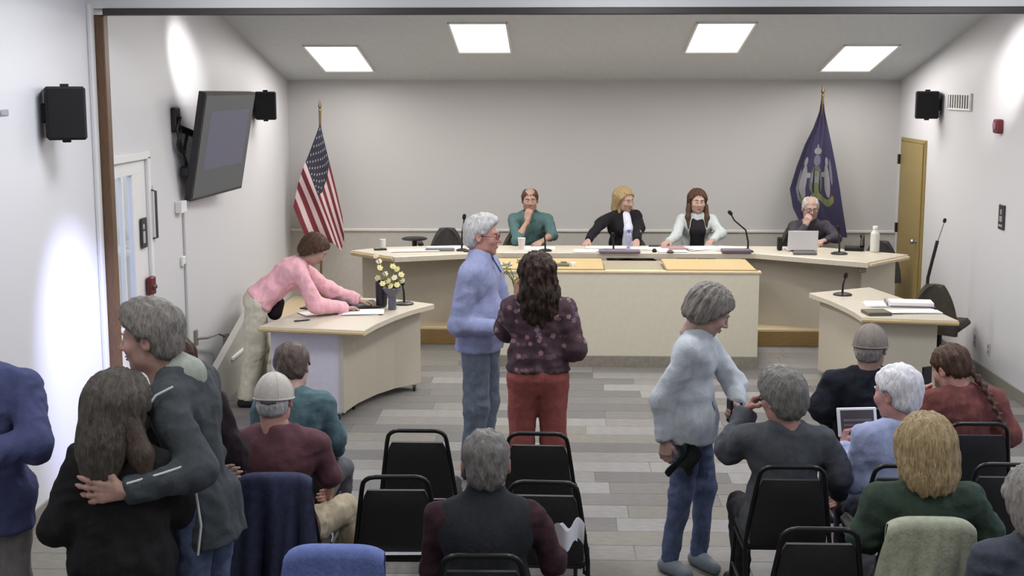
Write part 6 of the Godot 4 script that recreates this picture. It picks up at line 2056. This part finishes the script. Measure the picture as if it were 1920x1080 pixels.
func build_seated_people() -> void:
	# left block
	var a := person("man in a cream baseball cap and maroon shirt seated at the left", Vector3(-1.345, 0, -6.14), -0.22, 1.66, {
		"sit": true, "seat": 0.44, "girth": 1.15, "wide": 1.08, "top": cloth(Color(0.34, 0.20, 0.22), 0.05), "trousers": M.khaki, "thick": 0.016, "hunch": 0.03, "lean": 0.02, "sleeve": "elbow",
		"eR": Vector3(0.235, 0.80, -0.06), "wR": Vector3(0.20, 0.66, -0.26), "kR": Vector3(0.26, 0.53, -0.38), "aR": Vector3(0.33, 0.085, -0.36), "kL": Vector3(-0.16, 0.53, -0.42),
		"head": Vector3(-0.12, 0.18, 0.0), "headoff": Vector3(-0.03, 0, 0), "hs": 1.0, "hair": {"style": "short", "t": 0.008, "low": -0.07}, "hair_mat": M.hair_silver, "cap": cloth(Color(0.72, 0.695, 0.655), 0.05), "strap": plain(Color(0.33, 0.32, 0.33), 0.7), "skin": skin(Color(0.74, 0.52, 0.46)), "cell": 0.012})
	person("dark-haired person in a teal jacket bent forward in front of the cream-capped man", Vector3(-1.43, 0, -7.02), -0.10, 1.62, {
		"sit": true, "seat": 0.42, "lean": 0.22, "side": -0.10, "girth": 1.05, "top": cloth(Color(0.28, 0.39, 0.42), 0.10), "top_name": "jacket", "trousers": cloth(Color(0.3, 0.3, 0.33)), "thick": 0.016,
		"eR": Vector3(0.20, 0.73, -0.10), "wR": Vector3(0.17, 0.60, -0.30), "head": Vector3(-0.50, 0.1, 0.10), "hair": {"style": "short", "t": 0.018, "low": -0.085}, "hair_mat": hair_mat(Color(0.24, 0.20, 0.18), Color(0.40, 0.34, 0.31)), "collar": cloth(Color(0.62, 0.64, 0.64)), "cell": 0.013})
	var f := person("grey-haired man in a dark padded vest over maroon sleeves, bottom centre, seen from behind", Vector3(-0.295, 0, -5.22), 0.0, 1.60, {
		"sit": true, "seat": 0.41, "girth": 1.15, "wide": 1.08, "top": cloth(Color(0.20, 0.11, 0.125), 0.06), "vest": cloth(Color(0.130, 0.138, 0.150), 0.08), "trousers": cloth(Color(0.16, 0.17, 0.2)), "hunch": 0.02, "thick": 0.016, "eR": Vector3(0.275, 0.72, -0.06), "wR": Vector3(0.295, 0.66, -0.29), "handR": {"pose": "grip", "dir": Vector3(0.1, 0.45, -0.5), "palm": Vector3(-1, 0.1, 0)},
		"head": Vector3(-0.10, 0.05, 0.0), "hs": 1.14, "hair": {"style": "short", "t": 0.007, "low": -0.085}, "hair_mat": hair_mat(Color(0.34, 0.325, 0.31), Color(0.52, 0.505, 0.485)), "skin": skin(Color(0.70, 0.50, 0.43)), "cell": 0.011})
	var pp := thing("paper_sheet", "crumpled white papers in the right hand of the man in the vest", "papers", Vector3(0.03, 0.735, -5.55), 0.2)
	for i in 2:
		obj("sheet", Geo.new().sheet(func(u: float, w: float) -> Vector3: return Vector3((u - 0.5) * 0.12 + i * 0.03, (w - 0.5) * 0.10 + 0.02 * sin(u * 9.0 + i), 0.03 * sin(u * 4.0 + i * 1.5) + 0.02 * w - 0.012 * i), 10, 8, 0.001), M.paper, pp)
	# right block
	person("person with wavy grey hair and a charcoal grey jumper, left hand raised to the face", Vector3(1.125, 0, -6.47), 0.05, 1.60, {
		"sit": true, "seat": 0.41, "girth": 1.15, "wide": 1.06, "top": cloth(Color(0.25, 0.265, 0.28), 0.06), "top_name": "jumper", "trousers": cloth(Color(0.13, 0.13, 0.14)), "thick": 0.020, "puff": 0.016, "lower": 0.10, "hem": -0.07,
		"eL": Vector3(-0.265, 0.845, -0.09), "wL": Vector3(-0.165, 1.02, -0.20), "handL": {"pose": "curl", "dir": Vector3(0.55, 0.75, 0.05), "palm": Vector3(0.5, -0.4, 0.4)},
		"eR": Vector3(0.275, 0.735, -0.02), "wR": Vector3(0.31, 0.585, -0.20), "head": Vector3(-0.08, 0.50, 0.05), "hair": {"style": "wavy", "t": 0.028, "low": -0.10}, "hair_mat": hair_mat(Color(0.30, 0.295, 0.275), Color(0.54, 0.53, 0.50)), "skin": skin(Color(0.74, 0.52, 0.46)), "collar": cloth(Color(0.70, 0.66, 0.58)), "glasses": M.frame, "cell": 0.012})
	person("broad man in a navy jacket and taupe cap seated in front of the side desk", Vector3(1.80, 0, -7.66), -0.05, 1.66, {
		"sit": true, "seat": 0.42, "girth": 1.15, "wide": 1.08, "top": cloth(Color(0.070, 0.078, 0.115), 0.06), "top_name": "jacket", "trousers": cloth(Color(0.14, 0.14, 0.18)), "thick": 0.024, "puff": 0.016, "hem": -0.06, "lower": 0.05,
		"eL": Vector3(-0.27, 0.80, 0.0), "wL": Vector3(-0.16, 0.66, -0.24), "head": Vector3(-0.05, -0.42, 0.0), "hair": {"style": "short", "t": 0.008, "low": -0.08}, "hair_mat": M.hair_grey, "cap": cloth(Color(0.46, 0.425, 0.385), 0.08), "skin": M.skin_tan, "glasses": M.frame, "collar": cloth(Color(0.52, 0.49, 0.47)), "cell": 0.013})
	person("white-haired man in a light blue shirt holding up a white tablet", Vector3(1.705, 0, -6.54), 0.10, 1.61, {
		"sit": true, "seat": 0.42, "girth": 1.05, "top": cloth(Color(0.60, 0.645, 0.80), 0.05), "trousers": cloth(Color(0.14, 0.15, 0.22)), "thick": 0.016, "puff": 0.014,
		"eL": Vector3(-0.215, 0.69, -0.05), "wL": Vector3(-0.215, 0.79, -0.29), "handL": {"pose": "grip", "dir": Vector3(0.15, 0.75, -0.4), "palm": Vector3(0.9, -0.1, -0.1)},
		"eR": Vector3(0.22, 0.68, -0.08), "wR": Vector3(0.07, 0.80, -0.30), "handR": {"pose": "grip", "dir": Vector3(-0.15, 0.75, -0.4), "palm": Vector3(-0.9, -0.1, -0.1)},
		"head": Vector3(-0.12, 0.62, 0.0), "hs": 1.10, "hair": {"style": "short", "t": 0.017, "low": -0.085}, "hair_mat": M.hair_white, "skin": skin(Color(0.80, 0.56, 0.52)), "cell": 0.012})
	var tb := thing("tablet", "white-framed tablet held up by the white-haired man", "tablet", Vector3(1.572, 0.905, -6.90), 0.0)
	tb.rotation = Vector3(-0.35, 0.12, 0.0)
	obj("casing", Geo.new().box(Vector3.ZERO, Vector3(0.215, 0.155, 0.010), 0.005), plain(Color(0.88, 0.88, 0.90), 0.35), tb)
	var ts := plain(Color(0.30, 0.29, 0.30), 0.2)
	obj("screen", Geo.new().box(Vector3(0, 0.004, 0.0055), Vector3(0.180, 0.118, 0.002)), ts, tb)
	obj("screen_page", Geo.new().box(Vector3(0, 0.010, 0.0070), Vector3(0.15, 0.012, 0.001)).box(Vector3(-0.02, -0.015, 0.0070), Vector3(0.11, 0.008, 0.001)), plain(Color(0.45, 0.42, 0.42), 0.3), tb)
	person("woman with a blonde bob and a dark green jumper seated at lower right", Vector3(1.585, 0, -5.62), 0.02, 1.58, {
		"fem": true, "sit": true, "seat": 0.385, "girth": 1.2, "wide": 1.22, "top": cloth(Color(0.165, 0.235, 0.18), 0.06), "top_name": "jumper", "trousers": cloth(Color(0.15, 0.15, 0.17)), "thick": 0.022, "puff": 0.016,
		"eL": Vector3(-0.255, 0.72, -0.02), "eR": Vector3(0.275, 0.74, -0.02), "head": Vector3(-0.12, 0.03, 0.0), "hs": 1.12, "hair": {"style": "bob", "t": 0.034, "low": -0.165}, "hair_mat": M.hair_blonde, "brow": M.hair_brown, "cell": 0.011})
	var g := person("girl with a brown braid and rust-coloured blouse at the right, head bowed", Vector3(2.285, 0, -7.36), 0.12, 1.55, {
		"fem": true, "sit": true, "seat": 0.42, "lean": 0.10, "top": cloth(Color(0.46, 0.235, 0.21), 0.12), "top_name": "blouse", "trousers": cloth(Color(0.14, 0.15, 0.22)), "thick": 0.018, "puff": 0.020, "wide": 1.08,
		"eL": Vector3(-0.20, 0.74, -0.08), "wL": Vector3(-0.17, 0.86, -0.27), "handL": {"pose": "grip", "dir": Vector3(0.1, 0.85, -0.2), "palm": Vector3(0.9, 0, 0)}, "eR": Vector3(0.24, 0.72, -0.02),
		"head": Vector3(-0.42, 0.45, 0.10), "headoff": Vector3(-0.03, -0.02, 0.0), "hair": {"style": "pulled", "t": 0.012}, "hair_mat": M.hair_brown, "skin": skin(Color(0.78, 0.56, 0.49)), "cell": 0.013})
	var bj := Job.new()
	bj.cell = 0.006
	bj.k = 0.012
	var b0: Vector3 = g.head * Vector3(0.030, -0.035, 0.100)
	var b1: Vector3 = g.nb + Vector3(0.12, -0.02, 0.09)
	var b2: Vector3 = g.ch + Vector3(0.17, -0.02, 0.145)
	for i in 13:
		var u := i / 12.0
		var q := b0.lerp(b1, u).lerp(b1.lerp(b2, u), u)
		var sx := 0.010 if i % 2 == 0 else -0.010
		bj.cap(q + Vector3(sx, 0.008, 0), q + Vector3(-sx * 0.4, -0.012, 0.002), 0.017 - 0.005 * u, 0.013 - 0.005 * u)
	soft("braid", bj, M.hair_brown, g.root)
	solo("phone", Geo.new().box(Vector3.ZERO, Vector3(0.075, 0.15, 0.010), 0.004).box(Vector3(-0.02, 0.055, 0.006), Vector3(0.02, 0.02, 0.003), 0.001), M.black, "black phone held up by the girl with the braid", "phone", Vector3(2.285 - 0.140, 0.965, -7.36 - 0.335), 0.5)
	person("person with grey hair and a slate blue jumper cut off by the right edge", Vector3(1.850, 0, -5.02), 0.1, 1.54, {
		"fem": true, "sit": true, "seat": 0.365, "girth": 1.15, "wide": 1.22, "top": cloth(Color(0.245, 0.265, 0.310), 0.06), "top_name": "jumper", "trousers": cloth(Color(0.15, 0.15, 0.17)), "thick": 0.022, "puff": 0.016,
		"head": Vector3(-0.1, 0.2, 0.0), "hs": 1.08, "hair": {"style": "bob", "t": 0.026, "low": -0.12}, "hair_mat": M.hair_grey, "cell": 0.012})
